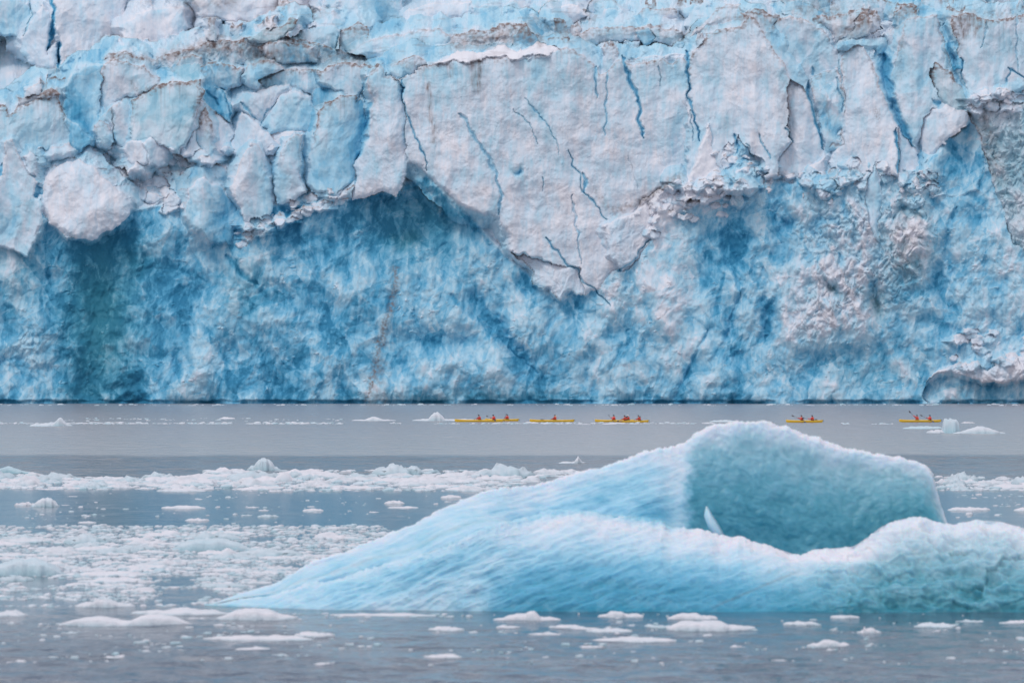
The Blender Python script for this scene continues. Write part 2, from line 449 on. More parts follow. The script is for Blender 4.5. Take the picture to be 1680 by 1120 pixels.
def crack(pts, w0, w1=None, depth=3.0, b=0.85, dirt=0.0, soft=1.0):
    w1 = w0 if w1 is None else w1
    w = box(pts, 14)
    d, t = linedist(WU[w], WV[w], pts)
    wd = (w0 + (w1 - w0) * t) * np.minimum(1, np.minimum(t, 1 - t) * 8 + 0.35)
    wd = np.maximum(wd, 0.95)
    k = np.clip(1.25 - d / wd, 0, 1)
    S[w] += 0.28 * depth * k
    kb = k * (0.62 if w0 < 3 else 0.9)
    B[w] = B[w] * (1 - kb) + b * kb
    DIRT[w] = DIRT[w] * (1 - k) + dirt * k

def stain(pts, r, a, run=0.0, ny=1.0):
    w = box(pts, r * 3)
    d, t = linedist(WU[w], WV[w], pts)
    n = 0.55 + 0.9 * fbm(U[w] / (r * 0.7), V[w] / (r * 0.7 * ny), int(pts[0][0]) + 3, 3)
    DIRT[w] += a * np.exp(-(d / r) ** 2) * np.clip(n, 0, 1.4)

def blob(u, v, ru, rv, ds=0.0, db=0.0, teal=0.0, dirt=0.0, rub=0.0, rot=0.0):
    c, s_ = math.cos(rot), math.sin(rot)
    x = WU + 10 * P_LO1 - u; y = WV + 10 * P_LO2 - v
    g = np.exp(-(((x * c + y * s_) / ru) ** 2 + ((-x * s_ + y * c) / rv) ** 2))
    if ds: S[:] += ds * g
    if db: B[:] += db * g
    if teal: TEAL[:] = np.maximum(TEAL, teal * g)
    if dirt: DIRT[:] += dirt * g * np.clip(0.5 + 1.2 * P_MID, 0, 1.4)
    if rub: T_R[:] += rub * g

P_LO1 = fbm(U / 40, V / 40, 21, 3); P_LO2 = fbm(U / 40, V / 40, 31, 3); P_MID = fbm(U / 9, V / 9, 41, 3)

# --- the lower blue face
blob(165, 520, 62, 150, 5.0, 0.36, teal=0.75)
blob(210, 430, 45, 45, 2.0, 0.22, teal=0.5)
blob(150, 640, 60, 30, 1.0, 0.10, teal=0.5)
blob(30, 430, 45, 90, -1.0, -0.22, teal=0.3)
blob(50, 560, 30, 60, -1.5, -0.28, dirt=0.10, rub=0.8)
blob(20, 630, 60, 25, 0, -0.15)
blob(285, 480, 45, 90, 1.5, 0.18)
blob(400, 470, 45, 60, -1.5, -0.13, teal=0.3)
blob(270, 390, 60, 35, -0.5, -0.1)
blob(460, 400, 40, 35, 1.5, 0.12)
blob(440, 600, 70, 55, 1.0, 0.12)
blob(330, 620, 60, 40, -0.5, -0.08)
blob(520, 570, 50, 40, 1.2, 0.14)
blob(690, 350, 95, 75, 5.0, 0.20, teal=0.35)
blob(665, 390, 32, 26, 2.0, 0.16, teal=0.6)
blob(590, 400, 30, 60, 0.8, 0.05)
blob(690, 570, 70, 30, 1.8, 0.10)
blob(740, 600, 70, 28, -1.8, -0.22, rot=0.2)
blob(640, 640, 90, 22, -0.8, -0.14)
blob(820, 545, 75, 14, 2.2, 0.28, rot=0.85)
blob(850, 600, 40, 14, 1.0, 0.20, rot=0.7)
blob(860, 462, 18, 22, 1.0, 0.3)
blob(900, 540, 70, 40, -1.0, -0.06)
blob(935, 505, 30, 30, 1.5, 0.2)
blob(790, 440, 55, 35, -0.5, -0.15)
blob(1000, 590, 60, 55, 0.0, -0.04)
blob(1010, 480, 16, 40, -1.2, -0.3, dirt=0.16, rub=0.6)
blob(1080, 420, 60, 80, -1.2, -0.26)
blob(1110, 340, 70, 50, -1.5, -0.32, rub=0.4)
blob(1120, 560, 60, 70, -0.5, -0.2)
blob(1160, 440, 20, 70, 1.0, 0.12, rot=0.3)
blob(1210, 390, 26, 50, 3.0, 0.30)
blob(1280, 360, 16, 34, 3.0, 0.34)
blob(1260, 500, 18, 60, 2.0, 0.25)
blob(1190, 580, 14, 70, 1.0, 0.22, rot=0.25)
blob(1235, 540, 40, 60, -2.0, -0.22)
blob(1270, 635, 12, 40, 0.6, 0.18)
blob(1400, 360, 110, 60, -3.0, -0.32, dirt=0.14, rub=1.4)
blob(1400, 470, 80, 60, -2.5, -0.34, dirt=0.26, rub=1.4)
blob(1490, 400, 36, 70, -2.5, -0.32, dirt=0.30, rub=1.2, teal=0.6)
blob(1440, 500, 16, 22, 4.0, 0.25, teal=0.8)
blob(1330, 530, 50, 40, -1.5, -0.25, dirt=0.18, rub=0.8)
blob(1360, 470, 14, 10, 3.0, 0.2, teal=0.8)
blob(1480, 348, 14, 10, 3.0, 0.40)
blob(1430, 610, 80, 40, 0.5, -0.05, teal=0.2)
blob(1545, 420, 24, 100, 2.5, 0.14)
blob(1575, 480, 40, 50, -1.0, -0.22, rub=0.4)
blob(1640, 400, 50, 120, -0.5, -0.18, rub=0.3)
blob(1600, 330, 30, 60, 2.0, 0.2)
blob(1630, 550, 50, 50, 0, -0.2, rub=0.5)
blob(1550, 530, 26, 70, 0, 0.1)
blob(1330, 640, 60, 16, 0, -0.1)
blob(760, 650, 200, 12, 0, 0.04, teal=0.3)
blob(1000, 655, 300, 7, 0.5, 0.12)
blob(220, 655, 24, 9, 3.0, 0.9)
stain([(650, 440), (643, 500), (632, 530), (620, 575), (602, 655)], 6, 0.85)
stain([(625, 600), (618, 640), (630, 660)], 12, 0.5)
stain([(385, 240), (386, 300)], 6, 0.2)
# long diagonal ribs in the lower face
for p, b_ in (([(740, 480), (790, 530), (830, 570), (880, 610)], 0.7), ([(370, 420), (400, 450), (425, 470)], 0.75), ([(60, 400), (85, 470)], 0.6),
              ([(1180, 370), (1195, 430), (1215, 480)], 0.7), ([(1250, 440), (1262, 520), (1255, 560)], 0.75), ([(330, 330), (345, 390)], 0.6),
              ([(1165, 600), (1190, 560), (1215, 480)], 0.6), ([(1100, 660), (1130, 610), (1160, 540)], 0.55), ([(1560, 440), (1555, 380), (1570, 340)], 0.7)):
    crack(p, 7, 3, depth=1.6, b=b_)

# --- the icefall behind, far to near
rndi = random.Random(42)
for i in range(340):
    t_ = i / 340.0
    u_ = rndi.uniform(-240, 1920)
    lp = float(np.interp(u_, gu, lip[0]))
    v_ = -150 + (lp + 4 + 150) * t_ ** 0.9
    if u_ < 330 and v_ > -10 and rndi.random() < .7: continue
    w_ = rndi.uniform(10, 34); h_ = rndi.uniform(14, 40)
    n_ = rndi.randint(3, 5); tops = [(u_ - w_ / 2 + w_ * (j + rndi.uniform(-.3, .3)) / n_, v_ - h_ * rndi.uniform(.35, 1.0)) for j in range(n_ + 1)]
    pts_ = [(u_ - w_ * .55, v_ + h_ * .5)] + tops + [(u_ + w_ * .55, v_ + h_ * .45), (u_, v_ + h_ * .6)]
    slab(pts_, 15 + 0.66 * (lp - v_) + rndi.uniform(-3, 1), rndi.choice((0.0, .06, .12, .2, .32, .45)), gx=rndi.uniform(-.06, .06), gy=0.04, bulge=0.8, er=3, ed=0.6, dirt=rndi.choice((0, 0.2, 0.5, 0.9)), grey=rndi.choice((0, 0, .06, .18)), tr=0.35, ts=0.3, name=None, sk=1.0)
slab([(-60, -20), (45, 5), (52, 30), (30, 62), (20, 58), (-60, 50)], 70, 0.28, gx=0.02, grey=0.04)
slab([(33, 62), (70, 8), (82, 22), (84, 70), (76, 88), (92, 72), (92, 112), (60, 108), (35, 92)], 60, 0.10, gx=-0.03, er=6)
slab([(84, 20), (92, -20), (215, -30), (200, 30), (185, 62), (150, 85), (120, 100), (97, 112), (99, 70), (90, 50)], 58, 0.06, gx=0.03, dirt=0.1)
slab([(195, 45), (225, 20), (300, 10), (310, 45), (290, 80), (220, 85)], 52, 0.12, bulge=2, er=8)
slab([(300, -40), (380, -35), (450, -20), (458, 20), (420, 38), (330, 30)], 60, 0.06, dirt=0.25, bulge=1)
slab([(560, -30), (660, -30), (663, 30), (655, 55), (610, 62), (585, 40), (555, 20)], 52, 0.33, gx=0.03, ts=0.3)
slab([(470, 70), (500, 50), (545, 38), (560, 50), (550, 80), (500, 84)], 40, 0.28, bulge=2)
slab([(660, 25), (700, 5), (770, 2), (785, 20), (770, 38), (700, 46), (668, 45)], 50, 0.14, bulge=3, er=8)
slab([(770, 45), (778, 15), (800, 5), (820, 8), (823, 45)], 47, 0.36, bulge=2)
slab([(822, 42), (824, 8), (845, 0), (858, 15), (862, 40)], 46, 0.32, bulge=2)
slab([(860, 30), (900, 12), (950, 8), (965, 30), (930, 45), (875, 48)], 50, 0.08, bulge=2)
slab([(868, 40), (893, 28), (912, 28), (912, 62), (897, 66), (884, 60)], 36, 0.42, gx=-0.05, dirt=0.2)
slab([(910, 28), (928, 36), (930, 58), (912, 64)], 37, 0.45, gx=0.2, dirt=1.0, grey=0.3)
slab([(960, 20), (972, 0), (1005, -5), (1020, 14), (985, 24)], 60, 0.3, dirt=0.6)
slab([(985, 35), (990, 15), (1025, 14), (1030, 35)], 48, 0.34, bulge=2)
slab([(1030, 40), (1055, 14), (1105, 12), (1112, 30), (1080, 42)], 52, 0.22, dirt=0.5, bulge=2)
slab([(1118, 15), (1130, 8), (1172, 5), (1175, 20), (1150, 28), (1125, 30)], 60, 0.35, bulge=2)
slab([(930, 66), (975, 46), (1035, 44), (1075, 42), (1118, 50), (1122, 78), (1090, 72), (1040, 66), (985, 72), (950, 78)], 30, 0.14, bulge=2, dirt=0.5, grey=0.08)
slab([(1040, 52), (1062, 48), (1080, 62), (1060, 74)], 29, 0.5, bulge=0)
slab([(560, 52), (590, 36), (603, 44), (604, 66), (578, 84), (556, 86)], 32, 0.30, dirt=0.9, grey=0.12, bulge=1)
slab([(570, 90), (600, 68), (650, 56), (718, 47), (736, 60), (742, 88), (716, 102), (690, 98), (668, 92), (640, 102), (605, 100)], 24, 0.14, bulge=3, er=10, dirt=0.3, bb=0.4)
slab([(738, 62), (770, 50), (800, 48), (832, 37), (864, 41), (880, 58), (894, 68), (852, 74), (800, 80), (748, 86)], 20, 0.12, bulge=3, dirt=0.9, grey=0.3, tr=0.5)
slab([(838, 74), (850, 52), (866, 42), (880, 60), (888, 72)], 19, 0.5, dirt=0.9, grey=0.4, tf=0.6)
slab([(1128, 62), (1160, 30), (1190, 5), (1215, 8), (1222, 25), (1215, 45), (1160, 50)], 40, 0.08, bulge=3, er=10, dirt=0.4)
slab([(1215, 20), (1240, 14), (1280, 25), (1285, 40), (1250, 60), (1235, 40)], 30, 0.15, dirt=0.9, grey=0.18, bulge=2)
slab([(1280, 0), (1300, -12), (1360, -10), (1362, 26), (1330, 30), (1285, 22)], 48, 0.3, dirt=0.6, grey=0.14, tf=0.5)
slab([(1364, 26), (1366, -5), (1420, -14), (1470, 5), (1460, 28), (1400, 30)], 46, 0.25, dirt=0.9, grey=0.25, bulge=2)
slab([(1330, 30), (1380, 24), (1416, 12), (1440, 20), (1450, 50), (1400, 62), (1372, 70), (1362, 50)], 30, 0.12, dirt=0.9, grey=0.22, bulge=3)
slab([(1372, 70), (1400, 50), (1404, 30), (1425, 14), (1432, 40), (1428, 58), (1400, 66)], 22, 0.2, dirt=1.0, grey=0.35)
slab([(1462, 42), (1466, 18), (1490, 4), (1508, 10), (1505, 34), (1480, 48)], 26, 0.28, dirt=0.9, grey=0.3, tf=0.5)
slab([(1508, 30), (1512, -4), (1535, -10), (1552, 14), (1575, 22), (1540, 34)], 34, 0.36, dirt=0.4, bulge=2)
slab([(1370, 84), (1376, 68), (1400, 62), (1432, 64), (1452, 54), (1470, 70), (1462, 95), (1440, 100), (1432, 84), (1400, 88)], 16, 0.40, bulge=3, er=8, bb=0.5)
slab([(1450, 55), (1470, 46), (1488, 34), (1480, 60), (1470, 84), (1460, 80)], 18, 0.15, dirt=0.3)
slab([(1540, 50), (1552, 34), (1566, 30), (1572, 66), (1580, 110), (1566, 120), (1556, 96), (1548, 72)], 14, 0.55, bb=0.75, tf=0.6)

# --- left tier
slab([(165, 100), (178, 86), (216, 85), (250, 100), (290, 82), (312, 77), (345, 66), (400, 66), (420, 58), (470, 62), (520, 70), (560, 84), (600, 92), (612, 112), (560, 116), (470, 104), (400, 106), (350, 112), (290, 118), (250, 112)], 26, 0.2, dirt=0.6, grey=0.34, tr=0.7, tf=0.3, name='dirt_band')
slab([(172, 97), (181, 88), (216, 87), (248, 104), (250, 112), (212, 106), (190, 99)], 22, 0.38, dirt=0.7, bulge=1)
slab([(405, 66), (430, 51), (462, 41), (479, 31), (488, 33), (484, 46), (468, 62), (430, 70)], 23, 0.42, teal=0.8, dirt=1.0, grey=0.15)
slab([(420, 78), (440, 66), (485, 70), (515, 78), (518, 104), (470, 102), (440, 96)], 21, 0.2, dirt=0.8, grey=0.2, tf=0.8)
slab([(284, 118), (294, 96), (315, 90), (331, 96), (336, 112), (322, 136), (302, 130)], 21, 0.28, teal=0.4, dirt=0.4)
slab([(330, 110), (350, 102), (380, 108), (400, 112), (392, 140), (370, 150), (350, 142), (336, 150)], 20, 0.22, dirt=0.7, grey=0.15, tf=0.6)
slab([(398, 122), (410, 104), (446, 99), (462, 104), (466, 114), (434, 130), (424, 148), (400, 138)], 18, 0.36, bulge=2, dirt=0.4)
slab([(424, 132), (462, 113), (520, 115), (560, 118), (575, 135), (565, 160), (526, 168), (516, 176), (508, 152), (470, 142), (440, 146)], 19, 0.32, dirt=0.7, bb=0.42, tf=0.4)
slab([(520, 118), (560, 100), (605, 108), (628, 104), (604, 130), (600, 150), (575, 160), (560, 150), (530, 140)], 15, 0.3, dirt=0.8, grey=0.16)
slab([(372, 172), (400, 150), (422, 150), (448, 139), (476, 141), (480, 150), (456, 160), (442, 184), (432, 206), (420, 196), (398, 180)], 17, 0.16, bulge=1.5, er=8)
slab([(432, 206), (446, 176), (460, 158), (485, 149), (510, 160), (519, 186), (511, 214), (480, 214), (444, 223)], 15, 0.2, bulge=1.5, er=8, bb=0.5)
slab([(330, 160), (338, 140), (362, 148), (380, 172), (380, 202), (360, 190), (342, 178)], 17, 0.42, bb=0.6, tf=0.5)
slab([(320, 200), (330, 165), (350, 180), (376, 205), (385, 225), (375, 255), (340, 262), (330, 240)], 14, 0.10, dirt=0.4)
slab([(383, 222), (396, 182), (416, 195), (432, 214), (448, 222), (458, 248), (400, 262), (372, 250)], 13, 0.05, er=8)
slab([(445, 222), (480, 214), (512, 214), (518, 240), (500, 262), (470, 258)], 13, 0.12, er=8)
slab([(104, 152), (115, 126), (140, 107), (168, 106), (174, 130), (166, 160), (162, 200), (150, 222), (130, 214), (108, 192)], 17, 0.42, gx=0.04, bb=0.62, er=8)
slab([(163, 200), (166, 150), (168, 108), (185, 98), (235, 109), (262, 128), (262, 142), (226, 156), (192, 164), (178, 184)], 15, 0.15, gx=-0.02, dirt=0.5, grey=0.06)
slab([(155, 206), (178, 182), (200, 162), (218, 158), (222, 170), (216, 236), (200, 252), (188, 222), (178, 200)], 13, 0.24, dirt=0.3)
slab([(213, 236), (214, 200), (217, 165), (236, 150), (290, 132), (328, 133), (334, 150), (326, 176), (318, 202), (308, 226), (294, 249), (270, 242), (250, 228)], 9, 0.26, gx=0.015, gy=0.03, dirt=0.9, grey=0.05, ts=0.35, teal=0.35, bulge=0.6)
slab([(152, 214), (164, 198), (178, 204), (186, 220), (186, 242), (164, 238)], 11, 0.2, dirt=0.4, bulge=1)
slab([(298, 256), (310, 232), (321, 211), (332, 235), (339, 257)], 8.5, 0.08, grey=0.05)
slab([(322, 230), (335, 175), (345, 200), (352, 245), (340, 258)], 10, 0.2, dirt=0.8, grey=0.1)
slab([(-60, 176), (8, 172), (15, 190), (27, 176), (60, 163), (93, 155), (102, 172), (108, 195), (128, 228), (120, 234), (86, 240), (62, 258), (40, 252), (28, 243), (0, 272), (-60, 276)], 10, 0.24, gx=0.01, dirt=0.9, grey=0.05, bb=0.34)
slab([(30, 176), (30, 162), (60, 158), (84, 146), (96, 152), (93, 156), (60, 165)], 14, 0.1, dirt=1.0, grey=0.45)
slab([(106, 190), (122, 200), (150, 234), (132, 248), (114, 236)], 9.5, 0.36, bb=0.6)
# dark blue fin beside the white slab
slab([(506, 300), (509, 250), (520, 192), (534, 166), (560, 158), (584, 155), (597, 175), (602, 220), (584, 262), (578, 296), (548, 322), (520, 314)], 7, 0.40, gx=0.015, bb=0.55, bx=0.32, dirt=0.7, ts=0.3, grey=0.04)

# --- rubble terrace: blocks and rounded boulders
rnd = random.Random(5)
def block(u, v, r, s, b=0.08, asp=1.0, dirt=0.1, name=None, tr=0.3):
    n = rnd.randint(5, 7); a0 = rnd.random() * 6
    pts = [(u + r * asp * math.cos(a0 + 6.283 * i / n) * rnd.uniform(.75, 1.15), v + r * math.sin(a0 + 6.283 * i / n) * rnd.uniform(.7, 1.1)) for i in range(n)]
    loc_ = float(S[min(len(gv) - 1, max(0, int((v + 160) / STEP))), min(len(gu) - 1, int(np.searchsorted(gu, u)))])
    s = loc_ - 0.25 - r * 0.055
    slab(pts, s, b, raw=True, sk=0.2, gx=rnd.uniform(-.12, .12), gy=rnd.uniform(0.02, .12), bulge=r * 0.05, er=max(2, r * .3), ed=r * 0.08, dirt=dirt, tr=tr, ts=0.4, name=name)
for i in range(150):
    v = rnd.uniform(238, 348); t = (v - 238) / 110
    u = rnd.uniform(60 + 15 * t, 500 - 110 * t)
    block(u, v, rnd.uniform(4, 13) * (0.7 + 0.6 * t), 13 - 9.5 * t, rnd.choice((.02, .05, .1, .2)), asp=1.4, dirt=rnd.choice((0, 0.1, 0.3)))
stain([(230, 275), (300, 290), (360, 300)], 14, 0.28)
slab([(199, 243), (215, 229), (236, 232), (242, 266), (228, 272), (209, 264)], 7, 0.06, gx=-0.05)
slab([(236, 236), (248, 226), (276, 247), (268, 270), (242, 271)], 6.5, 0.12, gx=0.06)
slab([(65, 262), (85, 240), (112, 232), (128, 246), (118, 258), (90, 262)], 8, 0.14, bulge=2, er=8, dirt=0.2)
slab([(208, 284), (225, 266), (242, 272), (240, 285)], 5.5, 0.04)
for x, y, r in ((170, 262, 11), (195, 282, 12), (150, 248, 8), (340, 262, 10), (355, 280, 12), (300, 268, 9), (262, 300, 12), (230, 318, 14), (280, 330, 12)):
    block(x, y, r, 6.0 - (y - 260) * 0.04, 0.05, 1.4, 0.15, name='ice_block')
slab([(68, 314), (75, 290), (100, 270), (130, 261), (152, 275), (168, 292), (192, 310), (216, 332), (212, 352), (195, 371), (152, 393), (112, 389), (80, 366), (67, 340)], 2.6, 0.02, bulge=2.2, er=12, ed=1.5, gy=0.03, ts=0.8, raw=True, name='ice_boulder')
slab([(-60, 300), (4, 290), (8, 234), (16, 226), (30, 254), (46, 280), (63, 300), (56, 318), (70, 332), (68, 370), (46, 420), (0, 404), (-60, 390)], 1.6, 0.12, gx=0.01, dirt=0.2, bb=0.32)
slab([(40, 258), (48, 245), (58, 262), (60, 290), (48, 285)], 3.2, 0.12)
slab([(304, 352), (309, 311), (334, 292), (360, 304), (386, 336), (391, 362), (377, 402), (342, 396), (316, 372)], 1.2, 0.3, bb=0.6, gx=0.02, tf=0.6)
slab([(376, 306), (386, 294), (396, 256), (412, 234), (425, 233), (434, 262), (442, 300), (448, 332), (440, 362), (404, 372), (388, 332)], 1.2, 0.10, gx=0.02, bx=0.3, dirt=0.15, er=8, name='ice_spire')
slab([(450, 312), (456, 262), (470, 235), (484, 220), (496, 222), (493, 246), (491, 290), (501, 316), (480, 332), (455, 336)], 3, 0.24, dirt=0.3, er=7, name='ice_spire')
# rubble ramp below the dark fin
for i in range(70):
    t = rnd.random()
    u = 395 + 165 * t + rnd.gauss(0, 5); v = 386 - 68 * t + rnd.gauss(0, 7)
    block(u, v, rnd.uniform(3, 8), 1.0 + 1.6 * t, rnd.choice((.02, .08, .2)), asp=1.6, dirt=rnd.choice((0, 0.3, 0.5)))
for p in ([(548, 330), (578, 300), (582, 322)],):
    slab(p, 4, 0.1, dirt=0.9, grey=0.2, tr=0.6)

# --- the big white wall in the middle
slab([(640, 126), (655, 128), (668, 120), (700, 108), (722, 103), (745, 96), (765, 102), (800, 97), (840, 95), (870, 89), (905, 84), (922, 80), (945, 85), (968, 98), (985, 121),
      (998, 112), (1020, 97), (1040, 108), (1062, 100), (1082, 98), (1100, 104), (1118, 95), (1132, 100), (1134, 230), (1132, 288), (1092, 305), (1052, 330), (1042, 352), (1062, 360), (1072, 386), (1052, 420),
      (1032, 442), (1002, 446), (984, 474), (960, 486), (932, 478), (920, 492), (900, 474), (874, 468), (876, 446), (860, 430), (838, 414), (836, 390), (822, 366),
      (818, 350), (800, 352), (780, 346), (758, 340), (745, 325), (722, 308), (705, 290), (692, 274), (668, 268), (655, 240)], 3.0, 0.16, gx=0.003, gy=0.012, er=7, ed=1.6, bb=0.03, dirt=0.35, ts=1.0, tr=0.10, grey=0.05, name='white_ice_wall')
crack([(752, 186), (764, 196), (776, 220), (796, 250), (812, 280), (821, 320), (817, 352)], 3.0, 3.2, depth=3.0, b=0.5)
blob(785, 290, 26, 50, -1.0, 0.0)
blob(720, 250, 40, 50, -0.6, -0.04)
slab([(838, 414), (870, 420), (905, 434), (952, 440), (960, 486), (932, 478), (920, 492), (900, 474), (874, 468), (876, 446), (860, 430)], 1.6, 0.05, er=5, ts=1.0, tr=0.3, name='ice_ledge')
slab([(1040, 352), (1062, 330), (1070, 362), (1066, 392), (1040, 428), (1018, 440), (1000, 420), (990, 370), (1010, 358)], 1.6, 0.05, gx=0.03, er=5, tr=0.3, name='ice_ledge')
slab([(602, 124), (623, 106), (633, 122), (652, 130), (661, 148), (668, 188), (664, 234), (668, 264), (662, 300), (650, 324), (627, 316), (580, 329), (576, 312), (584, 293), (582, 270), (600, 230), (610, 188), (610, 160)],
     1.4, 0.22, gx=-0.012, gy=0.015, er=9, ed=1.6, bb=0.08, ts=1.0, dirt=0.3, bulge=0.8, name='ice_pillar')
slab([(716, 104), (732, 94), (748, 85), (790, 88), (802, 81), (830, 74), (850, 85), (880, 69), (906, 75), (918, 86), (905, 88), (870, 92), (852, 97), (838, 98), (830, 93), (796, 97), (765, 104), (748, 97), (734, 100)],
     5.5, -0.04, gy=0.25, er=3, ts=0.2, bulge=0.5, nv=0.03, name='snow_cap')
slab([(632, 120), (655, 100), (682, 90), (700, 98), (704, 108), (680, 116), (655, 127), (640, 125)], 7, 0.18, dirt=0.6, bulge=1)
blob(850, 284, 6, 9, 1.5, 0.5); blob(858, 330, 8, 32, 0.8, 0.16); blob(890, 340, 14, 22, 0.5, 0.14)
blob(775, 290, 30, 60, 0, 0.05); blob(700, 130, 40, 25, 0, 0.08); blob(1095, 130, 30, 26, 0.6, 0.12); blob(900, 150, 60, 50, 0, 0.05); blob(1150, 130, 30, 60, 0, 0.08)
stain([(703, 138), (706, 180), (712, 232)], 3.6, 0.75, ny=6)
stain([(778, 104), (782, 145)], 8, 0.6, ny=5); stain([(786, 100), (788, 140)], 4, 0.6, ny=5)
stain([(738, 100), (740, 124)], 4.5, 0.5, ny=4)
stain([(700, 112), (690, 120)], 4, 0.5)
stain([(975, 310), (1000, 345), (1040, 335), (1085, 310), (1120, 285)], 6, 0.42)
stain([(770, 300), (780, 310)], 10, 0.12); stain([(945, 100), (960, 200)], 14, 0.10, ny=6); stain([(1030, 250), (1030, 300)], 6, 0.18, ny=5)
crack([(657, 130), (662, 160), (672, 200), (685, 230), (693, 250), (703, 278)], 2.6, 1.2)
crack([(843, 180), (870, 200), (880, 225), (882, 238)], 1.1, 0.9, 1.5, 0.6)
crack([(862, 160), (880, 185), (900, 205), (912, 235), (917, 255)], 1.1, 1.2, 1.5, 0.65)
crack([(933, 248), (938, 268), (950, 283), (955, 310), (975, 330), (985, 350), (995, 358)], 1.8, 1.3, 2.5)
crack([(955, 283), (962, 295), (960, 315)], 4.5, 2, 2.5, 0.7)
crack([(1022, 92), (1033, 130), (1045, 160), (1050, 195), (1058, 228)], 4.2, 2.6, 4, 0.8)
crack([(978, 108), (979, 135), (977, 160)], 3.6, 2, 3, 0.62); crack([(995, 115), (995, 170), (993, 222)], 1.8, 1.5, 2, 0.6)
crack([(940, 320), (945, 370), (950, 400), (954, 434)], 1.8, 1.4, 2, 0.55)
crack([(898, 390), (915, 415), (935, 437), (950, 445), (958, 462), (975, 475), (998, 502)], 2.6, 1.4, 3, 0.85)
crack([(1066, 390), (1042, 425), (1028, 434), (1014, 446)], 2.0, 1.4, 2.5, 0.8)
crack([(1080, 110), (1084, 140)], 1.2, 1, 2, 0.6); crack([(1030, 255), (1042, 290), (1048, 310)], 1, 1, 1, 0.3)
crack([(888, 292), (889, 315)], 1.4, 1, 2, 0.6)
crack([(838, 414), (862, 417), (885, 425), (905, 435)], 2.0, 1.5, 1.5, 0.55)

# --- right tier of tall seracs
slab([(1250, 62), (1275, 36), (1284, 28), (1310, 27), (1336, 42), (1356, 56), (1371, 86), (1379, 112), (1376, 132), (1362, 122), (1346, 130), (1330, 148), (1297, 130), (1265, 78)], 11, 0.20, gx=0.02, dirt=0.4, bb=0.3)
slab([(1330, 132), (1346, 120), (1374, 110), (1386, 150), (1387, 204), (1376, 216), (1380, 244), (1355, 250), (1345, 200)], 7.5, 0.28, gx=-0.04, dirt=0.4, tf=0.8)
slab([(1437, 92), (1462, 84), (1466, 125), (1470, 150), (1482, 190), (1499, 240), (1482, 222), (1458, 185), (1445, 160), (1439, 122)], 14, 0.38, bb=0.82, ts=0.2, er=2, name='crevasse')
slab([(1128, 95), (1158, 63), (1160, 52), (1196, 46), (1216, 44), (1225, 28), (1238, 30), (1249, 50), (1266, 76), (1286, 106), (1298, 130), (1301, 200), (1296, 226), (1278, 256), (1276, 288), (1190, 312), (1128, 295)], 4.5, 0.17, gx=0.004, gy=0.025, dirt=0.5, bb=0.07, er=7, ts=0.8, grey=0.05)
slab([(1290, 142), (1298, 129), (1325, 148), (1338, 186), (1346, 222), (1354, 258), (1350, 298), (1300, 290), (1275, 286), (1278, 260), (1297, 232)], 4.0, 0.08, gx=0.03, dirt=0.3, er=6)
slab([(1360, 268), (1376, 240), (1386, 214), (1385, 150), (1378, 93), (1400, 78), (1408, 74), (1425, 88), (1437, 110), (1446, 150), (1457, 176), (1473, 206), (1477, 240), (1474, 290), (1362, 296)], 4.2, 0.15, gx=0.008, gy=0.03, dirt=0.35, bb=0.06, er=8, ts=0.9)
slab([(1462, 132), (1477, 62), (1487, 32), (1517, 28), (1538, 26), (1541, 50), (1551, 74), (1560, 110), (1576, 150), (1580, 176), (1545, 186), (1527, 200), (1515, 210), (1500, 242), (1489, 230), (1475, 198), (1466, 152)], 5.5, 0.22, gx=-0.008, gy=0.025, dirt=0.35, er=7, ts=0.7, grey=0.02)
slab([(1474, 206), (1488, 228), (1502, 246), (1512, 274), (1476, 296)], 3.5, 0.06, gx=0.04)
slab([(1562, 42), (1563, 25), (1597, 22), (1607, 30), (1662, 30), (1690, 20), (1760, 10), (1770, 175), (1690, 180), (1634, 164), (1598, 174), (1586, 134), (1577, 108), (1570, 68)], 5.0, 0.30, gx=-0.004, gy=0.03, dirt=0.8, grey=0.05, bb=0.25, ts=0.4)
slab([(1525, 112), (1535, 106), (1560, 118), (1576, 142), (1590, 172), (1576, 182), (1546, 172), (1532, 142)], 3.2, 0.24, gx=-0.05, dirt=1.0, grey=0.16, teal=0.5)
slab([(1514, 194), (1530, 179), (1560, 174), (1592, 186), (1584, 206), (1562, 226), (1546, 242), (1522, 262), (1514, 272), (1511, 230)], 1.6, 0.07, bulge=0.8, er=8)
slab([(1520, 266), (1546, 240), (1588, 202), (1612, 198), (1616, 270), (1604, 314), (1562, 324), (1522, 304)], 2.8, 0.55, gx=0.02, tf=1.0, tr=0.3, bb=0.45)
slab([(1586, 184), (1620, 160), (1662, 166), (1780, 172), (1790, 300), (1700, 420), (1662, 400), (1640, 330), (1622, 280), (1606, 220)], 1.6, 0.22, tr=1.0, tf=0.3, grey=0.16, dirt=0.5, teal=0.5, bulge=1.5, er=12, name='dirty_ice_column')
blob(1165, 245, 55, 60, 0, 0.14)
slab([(1122, 332), (1124, 302), (1140, 272), (1153, 228), (1162, 207), (1168, 236), (1176, 270), (1195, 295), (1204, 312), (1165, 334)], 0.2, -0.12, gx=0.03, er=6, name='ice_spire')
slab([(1180, 262), (1195, 232), (1205, 240), (1212, 222), (1222, 240), (1235, 250), (1250, 262), (1262, 284), (1220, 296), (1190, 290)], 2.4, 0.12, tr=0.8, nv=0.35)
slab([(1315, 288), (1334, 270), (1352, 257), (1354, 290), (1345, 302), (1318, 300)], 1.8, 0.04)
crack([(1125, 84), (1128, 120), (1130, 160), (1140, 190), (1147, 232)], 3.4, 1.8, 4, 0.8)
crack([(1133, 180), (1136, 230)], 1.2, 1, 2, 0.5)
